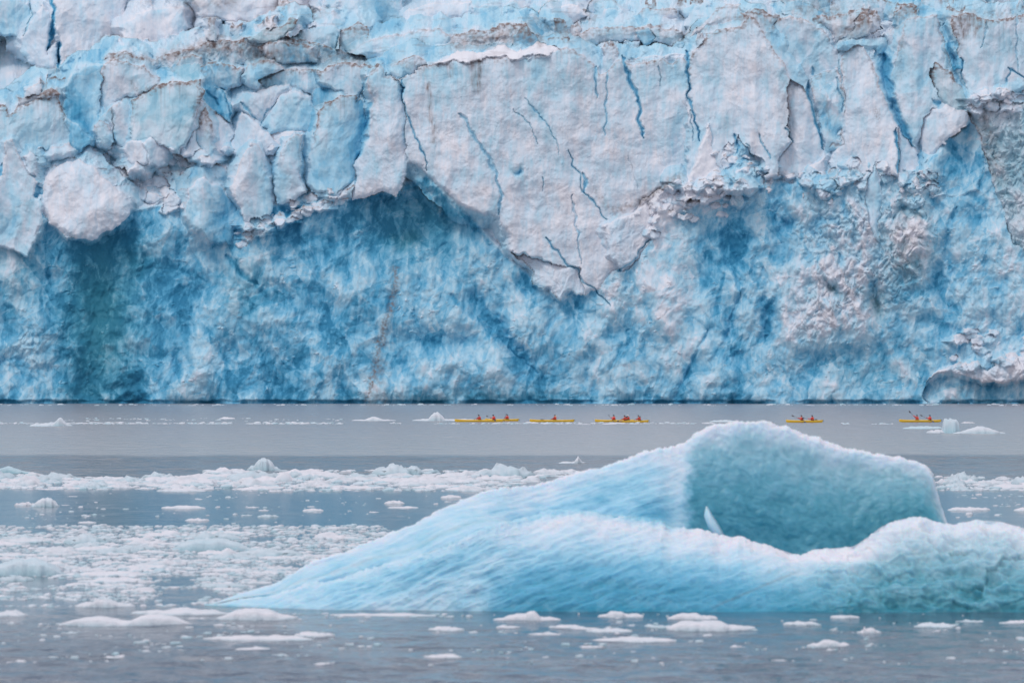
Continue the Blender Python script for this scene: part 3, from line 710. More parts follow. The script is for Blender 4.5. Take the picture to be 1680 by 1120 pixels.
crack([(1325, 135), (1328, 158), (1336, 190), (1345, 220), (1350, 245)], 4, 1.6, 4, 0.82)
crack([(1332, 112), (1337, 124)], 1.5, 1.2, 2, 0.7)
crack([(1470, 212), (1473, 245), (1474, 285)], 3.0, 2.4, 4, 0.8)
crack([(1372, 125), (1380, 160), (1382, 185)], 2.0, 1.2, 2.5, 0.6); crack([(1375, 100), (1383, 135)], 1.5, 1.0, 2, 0.5)
crack([(1245, 222), (1255, 240), (1265, 258)], 2.0, 2.0, 2.5, 0.8); crack([(1226, 236), (1236, 258), (1240, 274)], 1.8, 1.2, 2, 0.6)
crack([(1205, 222), (1210, 240), (1206, 268)], 3.0, 1.2, 3, 0.75); crack([(1292, 208), (1300, 232)], 2.4, 1.4, 3, 0.75)
crack([(1655, 115), (1652, 140), (1657, 155)], 2.2, 1.5, 3, 0.85); crack([(1655, 112), (1670, 122), (1685, 130)], 3.0, 1.4, 3, 0.85); crack([(1668, 160), (1680, 148)], 3, 2, 3, 0.8)
crack([(1668, 25), (1668, 80), (1672, 120)], 1.6, 1.2, 2, 0.5); crack([(1618, 32), (1616, 60), (1610, 80)], 1.8, 1.2, 2, 0.5)
crack([(1576, 98), (1580, 125), (1586, 150)], 1.8, 1.4, 3, 0.8); crack([(1530, 165), (1542, 172)], 4, 3, 2.5, 0.7)
crack([(1380, 210), (1383, 235), (1362, 240)], 1.4, 1.2, 1, 0.3, dirt=0.5)
crack([(82, -10), (88, 20), (84, 60), (79, 84)], 3.2, 3.6, 6, 1.0); crack([(97, 68), (95, 112)], 3.2, 2.0, 6, 0.95); crack([(45, -10), (53, 22), (40, 56)], 1.5, 1.5, 4, 0.6)
crack([(362, 145), (372, 168), (381, 196)], 2.4, 1.4, 3, 0.8); crack([(335, 148), (360, 172)], 3.2, 1.5, 3, 0.8); crack([(392, 168), (408, 180), (420, 194)], 2.6, 1.6, 3, 0.75); crack([(428, 205), (436, 185), (452, 168)], 1.8, 1.2, 2, 0.6)
crack([(606, 165), (603, 190), (598, 215)], 3, 2, 1, 0.75); crack([(604, 125), (596, 145), (586, 165)], 2.5, 1.5, 3, 0.6)
crack([(185, 178), (186, 210), (190, 240)], 1.6, 1.2, 2, 0.45, dirt=0.4)
stain([(1575, 28), (1580, 60)], 4, 0.7, ny=5); stain([(1590, 30), (1586, 62)], 5, 0.7, ny=5); stain([(1600, 30), (1602, 60)], 4, 0.6, ny=5)
stain([(1440, 180), (1443, 195)], 4, 0.6); stain([(1195, 160), (1190, 220)], 8, 0.16, ny=5); stain([(1290, 150), (1292, 220)], 7, 0.2, ny=5); stain([(1355, 160), (1358, 215)], 3, 0.4, ny=5)
stain([(1612, 180), (1625, 230), (1640, 290)], 12, 0.4); stain([(217, 135), (218, 140)], 5, 0.45)
stain([(1265, 110), (1300, 145), (1320, 160)], 5, 0.2); stain([(1160, 62), (1200, 48), (1225, 45)], 2.5, 0.45)

for p_, r_, a_ in (([(180, 92), (250, 100), (300, 84)], 6, .5), ([(285, 88), (345, 74), (400, 80), (440, 92)], 15, .62), ([(440, 92), (520, 92), (600, 98)], 11, .35), ([(745, 72), (800, 62), (862, 52), (885, 66)], 12, .6),
                   ([(890, 40), (925, 52)], 8, .4), ([(1125, 58), (1160, 40), (1215, 26)], 8, .45), ([(1225, 30), (1285, 36)], 9, .4), ([(1310, 14), (1372, 22)], 12, .5), ([(1380, 56), (1420, 34)], 13, .55), ([(1470, 26), (1500, 18)], 10, .45),
                   ([(1562, 34), (1610, 40)], 12, .45), ([(1620, 24), (1700, 22)], 8, .4), ([(300, 8), (380, 4)], 12, .4), ([(575, 50), (600, 60)], 9, .4), ([(30, 162), (95, 150)], 5, .5), ([(215, 148), (330, 136)], 4, .4), ([(520, 170), (560, 170)], 12, .3),
                   ([(950, 60), (1040, 50), (1110, 60)], 7, .35), ([(640, 105), (720, 108)], 5, .4), ([(1030, 100), (1110, 104)], 4, .35), ([(335, 190), (350, 250)], 10, .3), ([(1010, 348), (1060, 326), (1110, 292)], 8, .4), ([(1480, 62), (1478, 130)], 5, .25)):
    stain(p_, r_, a_)
# --- hanging rubble and lumps, lower right
for i in range(120):
    u = rnd.uniform(1165, 1535); v = 296 + rnd.gauss(0, 11) + 8 * math.sin(u / 26) + 5 * math.sin(u / 9)
    block(u, v, rnd.choice((3, 5, 7, 9, 13)), 1.6 - rnd.random() * 0.6, rnd.choice((.02, .08, .18, .32, .4)), asp=rnd.uniform(.8, 1.5), dirt=rnd.choice((0, 0.1, 0.3)), tr=0.9)
for i in range(60):
    u = rnd.uniform(1590, 1700); v = rnd.uniform(150, 182)
    block(u, v, rnd.uniform(3, 8), 1.6, rnd.choice((0, .05, .15)), asp=1.5, dirt=rnd.choice((0, 0.2)), tr=0.5)
for i in range(60):
    u = rnd.gauss(1150, 40); v = 315 + rnd.gauss(0, 22) + (1150 - u) * 0.35
    block(u, v, rnd.uniform(3, 8), 1.4, rnd.choice((0, .05, .12)), asp=1.5, dirt=rnd.choice((0, 0.2, .5)), tr=0.5)
slab([(1418, 332), (1422, 306), (1431, 282), (1438, 267), (1445, 288), (1446, 350), (1440, 400), (1428, 380)], -0.8, 0.36, er=8, ed=1.6, name='ice_spire')
# snow foot and arch at the lower right
slab([(1512, 652), (1520, 628), (1545, 610), (1590, 612), (1640, 622), (1760, 614), (1770, 662), (1520, 664)], 2.0, 0.5, teal=0.15, name='ice_arch', tr=0.5, tf=1.0, raw=True)
slab([(1518, 628), (1540, 604), (1570, 596), (1612, 600), (1660, 590), (1760, 580), (1770, 620), (1660, 624), (1625, 630), (1590, 618), (1550, 608), (1530, 618)], -2.4, 0.0, bulge=1.0, er=6, ed=1.6, tr=0.6, dirt=0.15, name='ice_ledge')
for i in range(50):
    u = rnd.uniform(1560, 1760); v = rnd.uniform(540, 605)
    block(u, v, rnd.uniform(4, 11), -0.4, rnd.choice((0, .05, .15, .3)), asp=1.6, tr=0.6)

crack([(1451, 92), (1456, 130), (1466, 172), (1481, 206), (1498, 240)], 10, 3.5, depth=5, b=0.80)
crack([(1549, 38), (1560, 76), (1569, 112)], 5, 3, depth=4, b=0.62)
crack([(590, 166), (598, 200), (594, 236), (584, 262)], 8, 5, depth=1.5, b=0.72)
crack([(555, 200), (548, 250), (540, 300)], 12, 10, depth=0.3, b=0.5)
blob(132, 185, 24, 42, 0, 0.26); blob(148, 218, 12, 22, 0, 0.15); blob(1445, 92, 26, 10, 0, 0.15); blob(30, 100, 40, 40, 0, 0.08); blob(430, 300, 14, 40, 0, 0.12); blob(900, 40, 26, 16, 0, 0.12)
blob(240, 60, 120, 40, 0, -0.14); blob(420, 20, 90, 30, 0, -0.10)
# --- fine relief over everything
W1 = perlin(U / 55, V / 55, 61); W2 = perlin(U / 55, V / 55, 62)
G, eG = facets(U / 62 + 0.8 * W1, V / 80 + 0.8 * W2, 91, 1.0)
A, eA = facets(U / 26 + 0.9 * W2, V / 30 + 0.9 * W1, 101, 1.1)
Bf, eB = facets(U / 11 + 2.0 * W1, V / 11 + 2.0 * W2, 111, 1.1)
BL = sum(a * (np.abs(perlin((U + 9 * P_LO1) / w, (V + 9 * P_LO2) / w / 1.25, 120 + int(w))) - 0.25) for w, a in ((26, 1.0), (12, 0.6), (6, 0.3)))   # cauliflower lumps, >0 outward
FL = fbm((U + 0.25 * (V - 400) + 5 * P_LO1) / 6, V / 85, 131, 3, 0.5)
FL2 = fbm((U - 0.1 * V + 6 * P_LO2) / 24, V / 90, 141, 3, 0.4)
D1 = fbm((U * 0.85 - V * 0.5 + 4 * P_LO1) / 18, (U * 0.5 + V * 0.85) / 60, 151, 3, 0.4)
SC = fbm(U / 4.2, V / 3.0, 161, 3, 0.6)
VS = fbm(U / 5 + 0.8 * P_LO1, V / 70, 165, 3, 0.6)
LG = fbm(U / 95, V / 85, 171, 4, 0.42)
MG = fbm((U + 20 * P_LO2) / 36, (V + 20 * P_LO1) / 36, 175, 4, 0.6)
TU = U + 9 * W1 + 3 * perlin(U / 20, V / 20, 63); TV = V + 9 * W2 + 3 * perlin(U / 20, V / 20, 64)
T1, c1_ = tri(TU / 58 + TV / 300, TV / 84, 301); T2, c2_ = tri(TU / 27 - TV / 160, TV / 40, 303); T3, c3_ = tri(TU / 12, TV / 17 + TU / 60, 305); T4, c4_ = tri(TU / 6, TV / 7, 307)
TC, cc_ = tri(TU / 23 + TV / 400, TV / 170 + TU / 90, 309)
TR2 = T_R * (1 - 0.4 * T_F)
RG = np.abs(perlin((U + 0.18 * (V - 400)) / 48 + 0.6 * W1, V / 110 + 0.6 * W2, 221)) + 0.45 * np.abs(perlin((U - 0.2 * V) / 21 + 0.9 * W2, V / 46 + 0.9 * W1, 223)) - 0.33
G = G * sstep(0, 0.5, eG)
A = A * sstep(0, 0.3, eA)
HI = 1 - T_F
rel = TR2 * ((0.3 + 0.8 * HI) * A + 0.35 * HI * Bf + (1.2 + 1.3 * np.clip(T_R - 0.3, 0, 1)) * BL) + T_F * (0.55 * RG + 0.9 * T1 + 0.5 * T2 + 0.26 * T3 + 0.12 * T4 + 0.07 * FL + 0.25 * FL2) + HI * (0.5 * T1 + 0.55 * TC + 0.35 * T2 + 0.18 * T3 + 0.05 * T4) * (1 - 0.5 * sstep(0.7, 1.0, T_S)) + T_S * (0.045 * SC + 0.09 * P_MID + 0.4 * P_LO1 + 0.05 * VS) + 1.8 * LG * (T_F + 0.2)
S -= rel
B += -TR2 * (0.16 * BL + 0.04 * Bf) - T_F * (0.14 * T1 + 0.14 * T2 + 0.11 * T3 + 0.18 * c1_ + 0.19 * c2_ + 0.16 * c3_ + 0.10 * c4_ + 0.12 * RG + 0.09 * FL + 0.05 * FL2 + 0.04 * D1 + 0.08 * MG + 0.12 * LG - 0.10 - 0.06 * (1 - sstep(600, 1000, U))) - HI * (0.10 * c1_ + 0.10 * cc_ + 0.07 * c2_ + 0.05 * c3_ + 0.04 * T2) * (1 - 0.5 * sstep(0.7, 1.0, T_S)) + T_S * (0.13 * VS + 0.13 * MG * (1 - T_F) + 0.05 * LG * (1 - T_F) + 0.03 * P_MID)
crust = (0.6 * sstep(0.34, 0.6, fbm(U / 26, V / 16, 181, 5, 0.65)) + 0.9 * sstep(0.42, 0.52, fbm(U / 15 + W1, V / 9, 183, 4, 0.6)) * sstep(-.1, .3, fbm(U / 80, V / 80, 185, 2))) * T_F
B -= 0.20 * crust; S -= 0.22 * crust
grime = np.clip(fbm(U / 26, V / 60, 211, 5, 0.65) - 0.05, 0, 1) * (1 - T_F)
DIRT += 0.16 * grime
B = np.clip(B, 0.0, 1.0); DIRT = np.clip(DIRT, 0, 1)
# dust ledges in the icefall and along terraces
ledge = sstep(0.30, 0.52, fbm(U / 60, V / 9, 191, 4, 0.6)) * sstep(-2, 6, lip - V) * sstep(240, 330, U)
DIRT = np.clip(DIRT + 0.22 * ledge, 0, 0.9)

# melt notch cut by the waves along the foot
notch = sstep(655, 658.5, V + 2.5 * perlin(U / 22, U * 0 + 2, 231)) * sstep(-0.3, 0.3, perlin(U / 60, U * 0 + 7, 232) + 0.25)
S += 1.1 * notch; B = np.clip(B + 0.22 * notch, 0, 1)
# limited slope normals keep the crest lines clean where the front steps back
gy_, gx_ = np.gradient(S, gv / 8.0, gu / 8.0)
def lim(g):
    return 1.25 * np.tanh(g / 1.25)
jump = np.maximum(np.abs(gx_), np.abs(gy_)) > 14
gx_ = np.where(jump, 0.0, lim(gx_)); gy_ = np.where(jump, -0.35, lim(gy_))
NRM = np.stack([gx_, -np.ones_like(S), -gy_ * 1.0], -1).reshape(-1, 3)
NRM /= np.linalg.norm(NRM, axis=1, keepdims=True)
DY = DG + S
X = (U - 840) / FPX * DY; Z = CAMZ - (V - HOR) / FPX * DY
verts = np.stack([X, DY, Z], -1).reshape(-1, 3)
nr, nc = U.shape
quads = grid_quads(nr, nc)[:, ::-1]
fid = PID[:-1, :-1].reshape(-1)
glacier = empty('glacier', (0, DG, 0))
tag(glacier, 'towering broken glacier front of blue and white ice rising from the far water', 'glacier')
aB, aD, aT = B.reshape(-1), DIRT.reshape(-1), TEAL.reshape(-1)
order = np.argsort(fid, kind='stable'); fs = fid[order]
starts = np.searchsorted(fs, np.arange(len(PARTS))); ends = np.searchsorted(fs, np.arange(len(PARTS)), side='right')
LABELS = {'ice_cliff': 'fluted blue lower cliff reaching the water', 'icefall': 'pale broken icefall behind the cliff top', 'rubble_terrace': 'shelf of white ice rubble',
          'white_ice_wall': 'broad white hanging wall with thin blue cracks', 'ice_boulder': 'big smooth white rounded boulder of ice', 'dirt_band': 'brown dusty band along the cliff top',
          'snow_cap': 'bright white cap along the top of the wall', 'crevasse': 'bright blue crevasse between two tall slabs', 'dirty_ice_column': 'grey dirty ice column at the right'}
small = []
for k, nm in enumerate(PARTS):
    if ends[k] - starts[k] < 60: small.append(k)
# parts too small to see join the cliff
if small:
    m = np.isin(fid, small); fid = np.where(m, 0, fid)
    order = np.argsort(fid, kind='stable'); fs = fid[order]
    starts = np.searchsorted(fs, np.arange(len(PARTS))); ends = np.searchsorted(fs, np.arange(len(PARTS)), side='right')
nrm = None
for k, nm in enumerate(PARTS):
    if ends[k] <= starts[k]: continue
    q = quads[order[starts[k]:ends[k]]]
    ids, inv = np.unique(q, return_inverse=True)
    me = mesh_np(nm, verts[ids] - np.array([0, DG, 0], f4), inv.reshape(-1, 4), {'blue': aB[ids], 'dirt': aD[ids], 'teal': aT[ids]})
    ca = me.attributes.new('custom_normal', 'FLOAT_VECTOR', 'POINT')
    ca.data.foreach_set('vector', NRM[ids].astype(f4).ravel())
    o = link(nm, me, M_ICE, glacier)
    if nm in LABELS: o['label'] = LABELS[nm]

# ------------------------------------------------------------------ the big iceberg in the foreground
def build_berg():
    root = empty('iceberg', (0, 171, 0))
    tag(root, 'huge turquoise foreground iceberg with a long left slope and a tall peaked face', 'iceberg')
    cx = np.arange(335, 2052, 2.0)
    def I(xs, ys): return np.interp(cx, xs, ys)
    # silhouette rows (photo pixels) of the rear crest and the front crest
    c1 = I([335, 345, 400, 450, 500, 560, 620, 680, 700, 760, 800, 860, 900, 950, 1000, 1040, 1080, 1110, 1140, 1170, 1200, 1250, 1290, 1330, 1370, 1420, 1480, 1515, 1526, 1534, 1545, 1556, 1575, 1700, 2052],
           [996, 990, 970, 957, 931, 906, 882, 863, 850, 818, 806, 797, 790, 776, 764, 749, 735, 733, 714, 698, 691, 689, 700, 717, 734, 742, 754, 764, 776, 800, 830, 866, 905, 930, 985])
    c2 = I([335, 400, 500, 620, 700, 760, 800, 860, 900, 945, 1000, 1040, 1085, 1100, 1150, 1180, 1210, 1240, 1270, 1300, 1312, 1330, 1350, 1400, 1425, 1445, 1480, 1510, 1540, 1565, 1600, 1640, 1680, 1760, 1880, 2000, 2052],
           [997, 985, 958, 922, 902, 882, 868, 851, 842, 838, 846, 848, 856, 866, 872, 884, 882, 892, 900, 910, 913, 905, 902, 898, 882, 866, 853, 850, 859, 862, 855, 857, 868, 880, 905, 960, 992])
    wl = I([335, 500, 800, 1000, 2052], [993, 999, 1002, 1003, 1004])        # front waterline
    dw = CAMZ * FPX / (wl - HOR)                                              # its distance
    ramp = sstep(720, 900, cx)                                                # 0 on the long left slope, 1 where there are two crests
    d1 = dw + 3.2 + 5.8 * sstep(500, 1150, cx)
    endt = sstep(335, 480, cx) * (1 - sstep(1930, 2052, cx))
    d1 = dw + (d1 - dw) * (0.15 + 0.85 * endt)
    d2 = dw + (1.5 + 2.2 * ramp + 0.8 * sstep(1300, 1500, cx)) * (0.15 + 0.85 * endt)
    zc1 = CAMZ - (c1 - HOR) / FPX * d1
    zc2 = CAMZ - (c2 - HOR) / FPX * d2
    zc1 = np.maximum(zc1, 0.02); zc2 = np.maximum(zc2, 0.01)
    tip = 1 - sstep(540, 740, cx)
    zc2 = zc2 + (0.55 * zc1 - zc2) * tip; d2 = d2 + (dw + 0.5 * (d1 - dw) - d2) * tip
    # valley between the crests: deep and hidden on the right, absent on the slope
    f = 0.45
    lin = zc2 + (zc1 - zc2) * f
    deep = sstep(1000, 1180, cx)
    vz = np.where(ramp > 0, lin * (1 - 0.28 * ramp * (1 - deep)) * (1 - deep) + deep * (zc2 - 0.5), lin)
    vz = lin + (vz - lin) * ramp
    vz = np.maximum(vz, 0.0)
    vd = d2 + (d1 - d2) * (f + 0.25 * deep)
    rows_d = [d1 + 9 * endt + 1, d1 + 7.5 * endt + .8, d1 + 3.5 * endt + .3, d1 + 0.8 * endt, d1, d1 - (d1 - vd) * 0.25, d1 - (d1 - vd) * 0.7, vd, d2 + (vd - d2) * .45, d2 + 0.25, d2, d2 - (d2 - dw) * 0.4, d2 - (d2 - dw) * 0.75, dw, dw - 0.35]
    ff = sstep(1250, 1450, cx)
    rows_z = [-1.2 + 0 * cx, 0 * cx - .1, zc1 * 0.55, zc1 * 0.93, zc1, vz + (zc1 - vz) * (0.75 + .02 * deep), vz + (zc1 - vz) * (0.30 + .05 * deep), vz, vz + (zc2 - vz) * .55, zc2 * 0.985, zc2, zc2 * (0.72 + .05 * ff), zc2 * (0.34 + .04 * ff), 0 * cx - 0.02, -1.3 + 0 * cx]
    D_ = np.stack(rows_d).astype(float); Z_ = np.stack(rows_z).astype(float)
    nR = len(rows_d)
    segs = [3, 10, 14, 16, 22, 70, 70, 24, 16, 10, 55, 55, 55, 8]
    t = np.concatenate([np.linspace(i, i + 1, n, endpoint=False) for i, n in enumerate(segs)] + [[nR - 1.0]])
    i0 = np.minimum(t.astype(int), nR - 2); ft = (t - i0)[:, None]
    def cat(A):
        p0 = A[np.maximum(i0 - 1, 0)]; p1 = A[i0]; p2 = A[i0 + 1]; p3 = A[np.minimum(i0 + 2, nR - 1)]
        return p1 + 0.5 * ft * (p2 - p0 + ft * (2 * p0 - 5 * p1 + 4 * p2 - p3 + ft * (3 * (p1 - p2) + p3 - p0))) * 1.0
    Dm = cat(D_); Zm = cat(Z_)
    tt = np.broadcast_to(t[:, None], Dm.shape)
    CX = np.broadcast_to(cx[None, :], Dm.shape)
    Xm = (CX - 840) / FPX * np.broadcast_to((dw + 3)[None, :], Dm.shape)
    Xm = (CX - 840) / FPX * Dm                     # each crest spans its own traced width
    P = np.stack([Xm, Dm, Zm], -1)
    def normals(P):
        du = np.gradient(P, axis=1); dv = np.gradient(P, axis=0)
        n = np.cross(du, dv)
        return n / (np.linalg.norm(n, axis=2, keepdims=True) + 1e-9)
    N = normals(P)
    if N[200, 400, 1] > 0: N = -N
    # relief: lumps, melt scallops, frosted grain on the crests, slanting ribs on the slope
    x, y, z = P[..., 0], P[..., 1], P[..., 2]
    a = x + 0.3 * y; c = z + 0.55 * y
    L1 = fbm(a / 3.2, c / 2.4, 301, 3)
    warp = fbm(a / 1.6, c / 1.6, 305, 2)
    sc = np.abs(perlin((a + .5 * c) / 0.7 + 0.8 * warp, (c - .5 * a) / 0.9 + 0.8 * warp, 311)) + 0.5 * np.abs(perlin((a - .3 * c) / 0.33 + .6 * warp, (c + .3 * a) / 0.4, 312))
    fine = fbm(a / 0.16, c / 0.13, 321, 3, 0.6)
    al = a * 0.90 + c * 0.42; ac = -a * 0.42 + c * 0.90
    ribs = fbm(al / 2.2, ac / 0.28 + 0.5 * warp, 331, 4, 0.6)
    fac, fe = facets(a / 1.3 + 0.4 * warp, c / 0.9 + 0.4 * warp, 341, 1.2)
    crest1 = np.exp(-((tt - 4) / 0.5) ** 2); crest2 = np.exp(-((tt - 10) / 0.45) ** 2)
    right = sstep(1280, 1420, CX); face1 = sstep(4.1, 4.6, tt) * (1 - sstep(7, 8, tt)); front = sstep(10.0, 10.6, tt)
    slope = 1 - sstep(760, 1250, CX) * front - sstep(1060, 1180, CX) * (1 - front)
    lump2 = fbm(a / 0.9, c / 0.8, 351, 3, 0.55)
    disp = 0.14 * L1 + 0.05 * fine * (0.35 + crest1 + crest2) + slope * 0.07 * ribs + (1 - slope) * (0.055 * sc - 0.02)
    disp += front * right * (0.34 * lump2 + 0.16 * fac) + front * (1 - right) * (0.10 * lump2 + 0.05 * ribs) + face1 * (1 - slope) * 0.06 * lump2
    disp += 0.10 * fbm(x / 0.45, x * 0 + 3.3, 361, 3, .6) * (crest1 + crest2)
    land = sstep(-0.2, 0.35, z) * (0.15 + 0.85 * endt[None, :])
    P = P + N * (disp * land)[..., None]
    # the clean vertical break where the bright slope meets the turquoise face
    st = sstep(1126, 1134, CX + 10 * perlin(c / 1.2, c * 0, 371)) * (1 - sstep(1134, 1400, CX)) * face1 * sstep(4.25, 4.5, tt)
    # -- how blue, how green
    n1 = fbm(a / 1.1, c / 0.9, 401, 4, 0.6); n2 = fbm(a / 0.35, c / 0.3, 411, 3)
    blue = 0.13 + 0.08 * n1
    # slope: white frosted ribs over pale blue ice
    dmid = sstep(4.15, 6.5, tt)
    blue += slope * (0.05 + 0.19 * dmid - 0.15 * ribs + 0.06 * n1)
    py_ = HOR + (CAMZ - P[..., 2]) / P[..., 1] * FPX
    bl = lambda u, v, ru, rv, rot=0.0: np.exp(-((((CX - u) * math.cos(rot) + (py_ - v) * math.sin(rot)) / ru) ** 2) - (((-(CX - u) * math.sin(rot) + (py_ - v) * math.cos(rot)) / rv) ** 2))
    blue += slope * (0.34 * bl(1075, 842, 60, 34) + 0.18 * bl(860, 862, 150, 14, -0.35) + 0.16 * bl(760, 915, 130, 16, -0.4) + 0.20 * bl(1000, 800, 70, 22, -0.3) + 0.10 * bl(600, 960, 120, 20, -0.3))
    # turquoise rear face; its shade beside the lit slope is put into the colour
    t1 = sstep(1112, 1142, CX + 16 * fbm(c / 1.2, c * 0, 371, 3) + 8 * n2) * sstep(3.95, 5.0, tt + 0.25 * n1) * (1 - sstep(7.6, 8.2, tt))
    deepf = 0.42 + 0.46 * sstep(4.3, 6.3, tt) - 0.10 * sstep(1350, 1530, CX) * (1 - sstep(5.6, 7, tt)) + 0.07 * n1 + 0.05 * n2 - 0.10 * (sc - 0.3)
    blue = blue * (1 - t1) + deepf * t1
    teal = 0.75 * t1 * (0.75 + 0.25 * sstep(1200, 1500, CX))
    # front flank
    lowf = sstep(10.15, 12.6, tt)
    fb = 0.12 + 0.66 * lowf + 0.10 * n1 - 0.20 * ribs * (1 - right) * (1 - 0.5 * lowf) - 0.08 * (lump2 + fac) * right
    fm = front * sstep(700, 900, CX)
    edge = 0.15 * (1 - sstep(780, 815, CX + 12 * n1)) * sstep(11.0, 11.8, tt)
    blue = blue * (1 - fm) + (fb - edge) * fm
    blue += front * 0.10 * bl(940, 960, 140, 50) + front * 0.08 * bl(1180, 960, 120, 40)
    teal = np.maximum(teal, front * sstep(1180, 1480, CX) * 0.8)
    # frosted crests
    blue -= 0.30 * np.exp(-((tt - 4.0) / 0.22) ** 2) * (0.7 + 0.6 * n2) + (0.20 - 0.12 * right + 0.10 * n1) * np.exp(-((tt - 10.15) / 0.4) ** 2) * (0.7 + 0.6 * n2)
    wet = sstep(0.35, 0.0, P[..., 2]); blue += 0.16 * wet * sstep(700, 900, CX); 
    snow = front * bl(1370, 905, 60, 14) * 1.0
    blue -= 0.5 * snow
    ln = np.exp(-((py_ - (995 - (CX - 1170) * 0.42)) / 2.2) ** 2) * sstep(1165, 1180, CX) * (1 - sstep(1290, 1320, CX)) * front
    dirt = 0.30 * ln + 0.12 * np.clip(fbm(a / 0.5, c / 0.12, 421, 3) - 0.35, 0, 1) * front * sstep(1500, 1600, CX)
    blue = np.clip(blue, 0, 0.95)
    V3 = P.copy(); V3[..., 1] -= 171
    q = grid_quads(*CX.shape)
    # split at the bottom of the valley: rear ridge and front ridge are parts of the one berg
    rr = int(np.searchsorted(t, 7.5)); ncx = len(cx)
    for nm, r0, r1, lab in (('rear_peak', 0, rr, 'tall rear ridge with the turquoise face'), ('front_ridge', rr, len(t) - 1, 'lower front ridge with a white frosted crest')):
        qq = q[r0 * ncx - r0: r1 * ncx - r1] if False else grid_quads(r1 - r0 + 1, ncx) + r0 * ncx
        ids, inv = np.unique(qq, return_inverse=True)
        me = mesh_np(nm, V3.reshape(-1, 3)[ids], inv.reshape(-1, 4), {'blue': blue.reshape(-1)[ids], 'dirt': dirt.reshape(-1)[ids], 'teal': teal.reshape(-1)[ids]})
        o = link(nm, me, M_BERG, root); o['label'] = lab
    # a thin fin of ice standing in the hollow
    def w(px, py, d): return px2w(px, py, d)
    pts = [(1158, 830), (1165, 842), (1174, 856), (1190, 884), (1178, 884), (1162, 864), (1155, 846)]
    fr = [w(a_, b_, 171.9) for a_, b_ in pts]; bk = [(p[0] + .1, p[1] + .5, p[2] - 0.04) for p in fr]
    cf = tuple(np.mean(fr, axis=0) + np.array([-.03, -0.16, 0]))
    vs = fr + bk + [cf, tuple(np.mean(bk, axis=0))]
    n = len(pts); tr = [(i, (i + 1) % n, 2 * n) for i in range(n)] + [((i + 1) % n + n, i + n, 2 * n + 1) for i in range(n)]
    qd = [(i, i + n, (i + 1) % n + n, (i + 1) % n) for i in range(n)]
    vs = np.array(vs, f4) - np.array([0, 171, 0], f4)
    me = mesh_np('ice_fin', vs, np.array(qd), {'blue': np.full(len(vs), .30), 'dirt': np.zeros(len(vs)), 'teal': np.full(len(vs), .4)}, tris=np.array(tr), smooth=True)
    link('ice_fin', me, M_BERG, root)
build_berg()

# ------------------------------------------------------------------ drifting ice
def floe_mesh(name, seed, w=1.0, dep=0.7, h=0.16, peaks=(), blue=0.08, res=26, teal=0.0, rough=1.0, dirt=0.0, power=2.2, fres=1.0):
    """a ragged slab: outline from noise, humped top, vertical freeboard, rounded keel below the water"""
    rg = random.Random(seed); sd = rg.randint(1, 99999)
    nu = int(res * 1.8); nvv = res
    a = np.linspace(-1, 1, nu); b = np.linspace(-1, 1, nvv)
    A_, B_ = np.meshgrid(a, b)
    # square to disc
    rx = A_ * np.sqrt(1 - B_ ** 2 / 2); ry = B_ * np.sqrt(1 - A_ ** 2 / 2)
    ang = np.arctan2(ry, rx); rad = np.sqrt(rx ** 2 + ry ** 2)
    out = 1 + 0.34 * perlin(np.cos(ang) * 1.3 + sd, np.sin(ang) * 1.3, sd) + 0.16 * rough * perlin(np.cos(ang) * 4 + sd, np.sin(ang) * 4, sd + 1)
    X_ = rx * out * w / 2; Y_ = ry * out * dep / 2
    k = 3.2 / max(w, dep) if w < 4 else 0.8
    s1 = np.clip(0.62 + 0.75 * fbm(X_ * k + sd, Y_ * k * 1.5, sd + 2, 3, 0.55) * rough, 0.06, 2)
    env = np.clip(1 - rad ** power, 0, 1) ** 0.45
    Zt = h * (0.12 + s1) * env
    for (pu, pw, ph, pp) in peaks:
        d = np.abs(X_ / (w / 2) - pu) / pw
        Zt = np.maximum(Zt, ph * np.clip(1 - d ** pp, 0, 1) * np.clip(1 - (rad * 0.9) ** 4, 0, 1) ** 0.4 * (1 + 0.2 * fbm(X_ * k * 2 + sd, Y_ * k * 2, sd + 4, 2)))
    Zt += 0.10 * h * rough * fbm(X_ * k * 4 + sd, Y_ * k * 4, sd + 3, 3) * env
    Zb = -(0.12 * h + 0.5 * h * np.clip(1 - rad ** 2, 0, 1) ** .5) - 0.12
    edge = rad > 0.995
    top = np.stack([X_, Y_, np.where(edge, -0.02, Zt)], -1).reshape(-1, 3); bot = np.stack([X_, Y_, np.where(edge, -0.04, Zb)], -1).reshape(-1, 3)
    q = grid_quads(nvv, nu); qb = q[:, ::-1] + nu * nvv
    rim = np.concatenate([np.arange(nu), np.arange(2 * nu - 1, nu * nvv, nu), np.arange(nu * nvv - 2, nu * (nvv - 1) - 1, -1), np.arange(nu * (nvv - 2), 0, -nu)])
    rn = np.roll(rim, -1); qs = np.stack([rim, rim + nu * nvv, rn + nu * nvv, rn], -1)
    V_ = np.concatenate([top, bot]); Q = np.concatenate([q, qb, qs])
    bl = np.clip(blue + 0.10 * fbm(V_[:, 0] * k + sd, V_[:, 2] * k * 3 + V_[:, 1] * k, sd + 5, 3) + 0.22 * np.clip(1 - V_[:, 2] / (h * 0.35 + 1e-6), 0, 1), 0, 1)
    di = np.clip(dirt * (0.5 + fbm(V_[:, 0] * k * 2 + sd, V_[:, 1] * k * 2, sd + 6, 3)), 0, 1)
    return mesh_np(name, V_, Q, {'blue': bl, 'dirt': di, 'teal': np.full(len(V_), teal)})

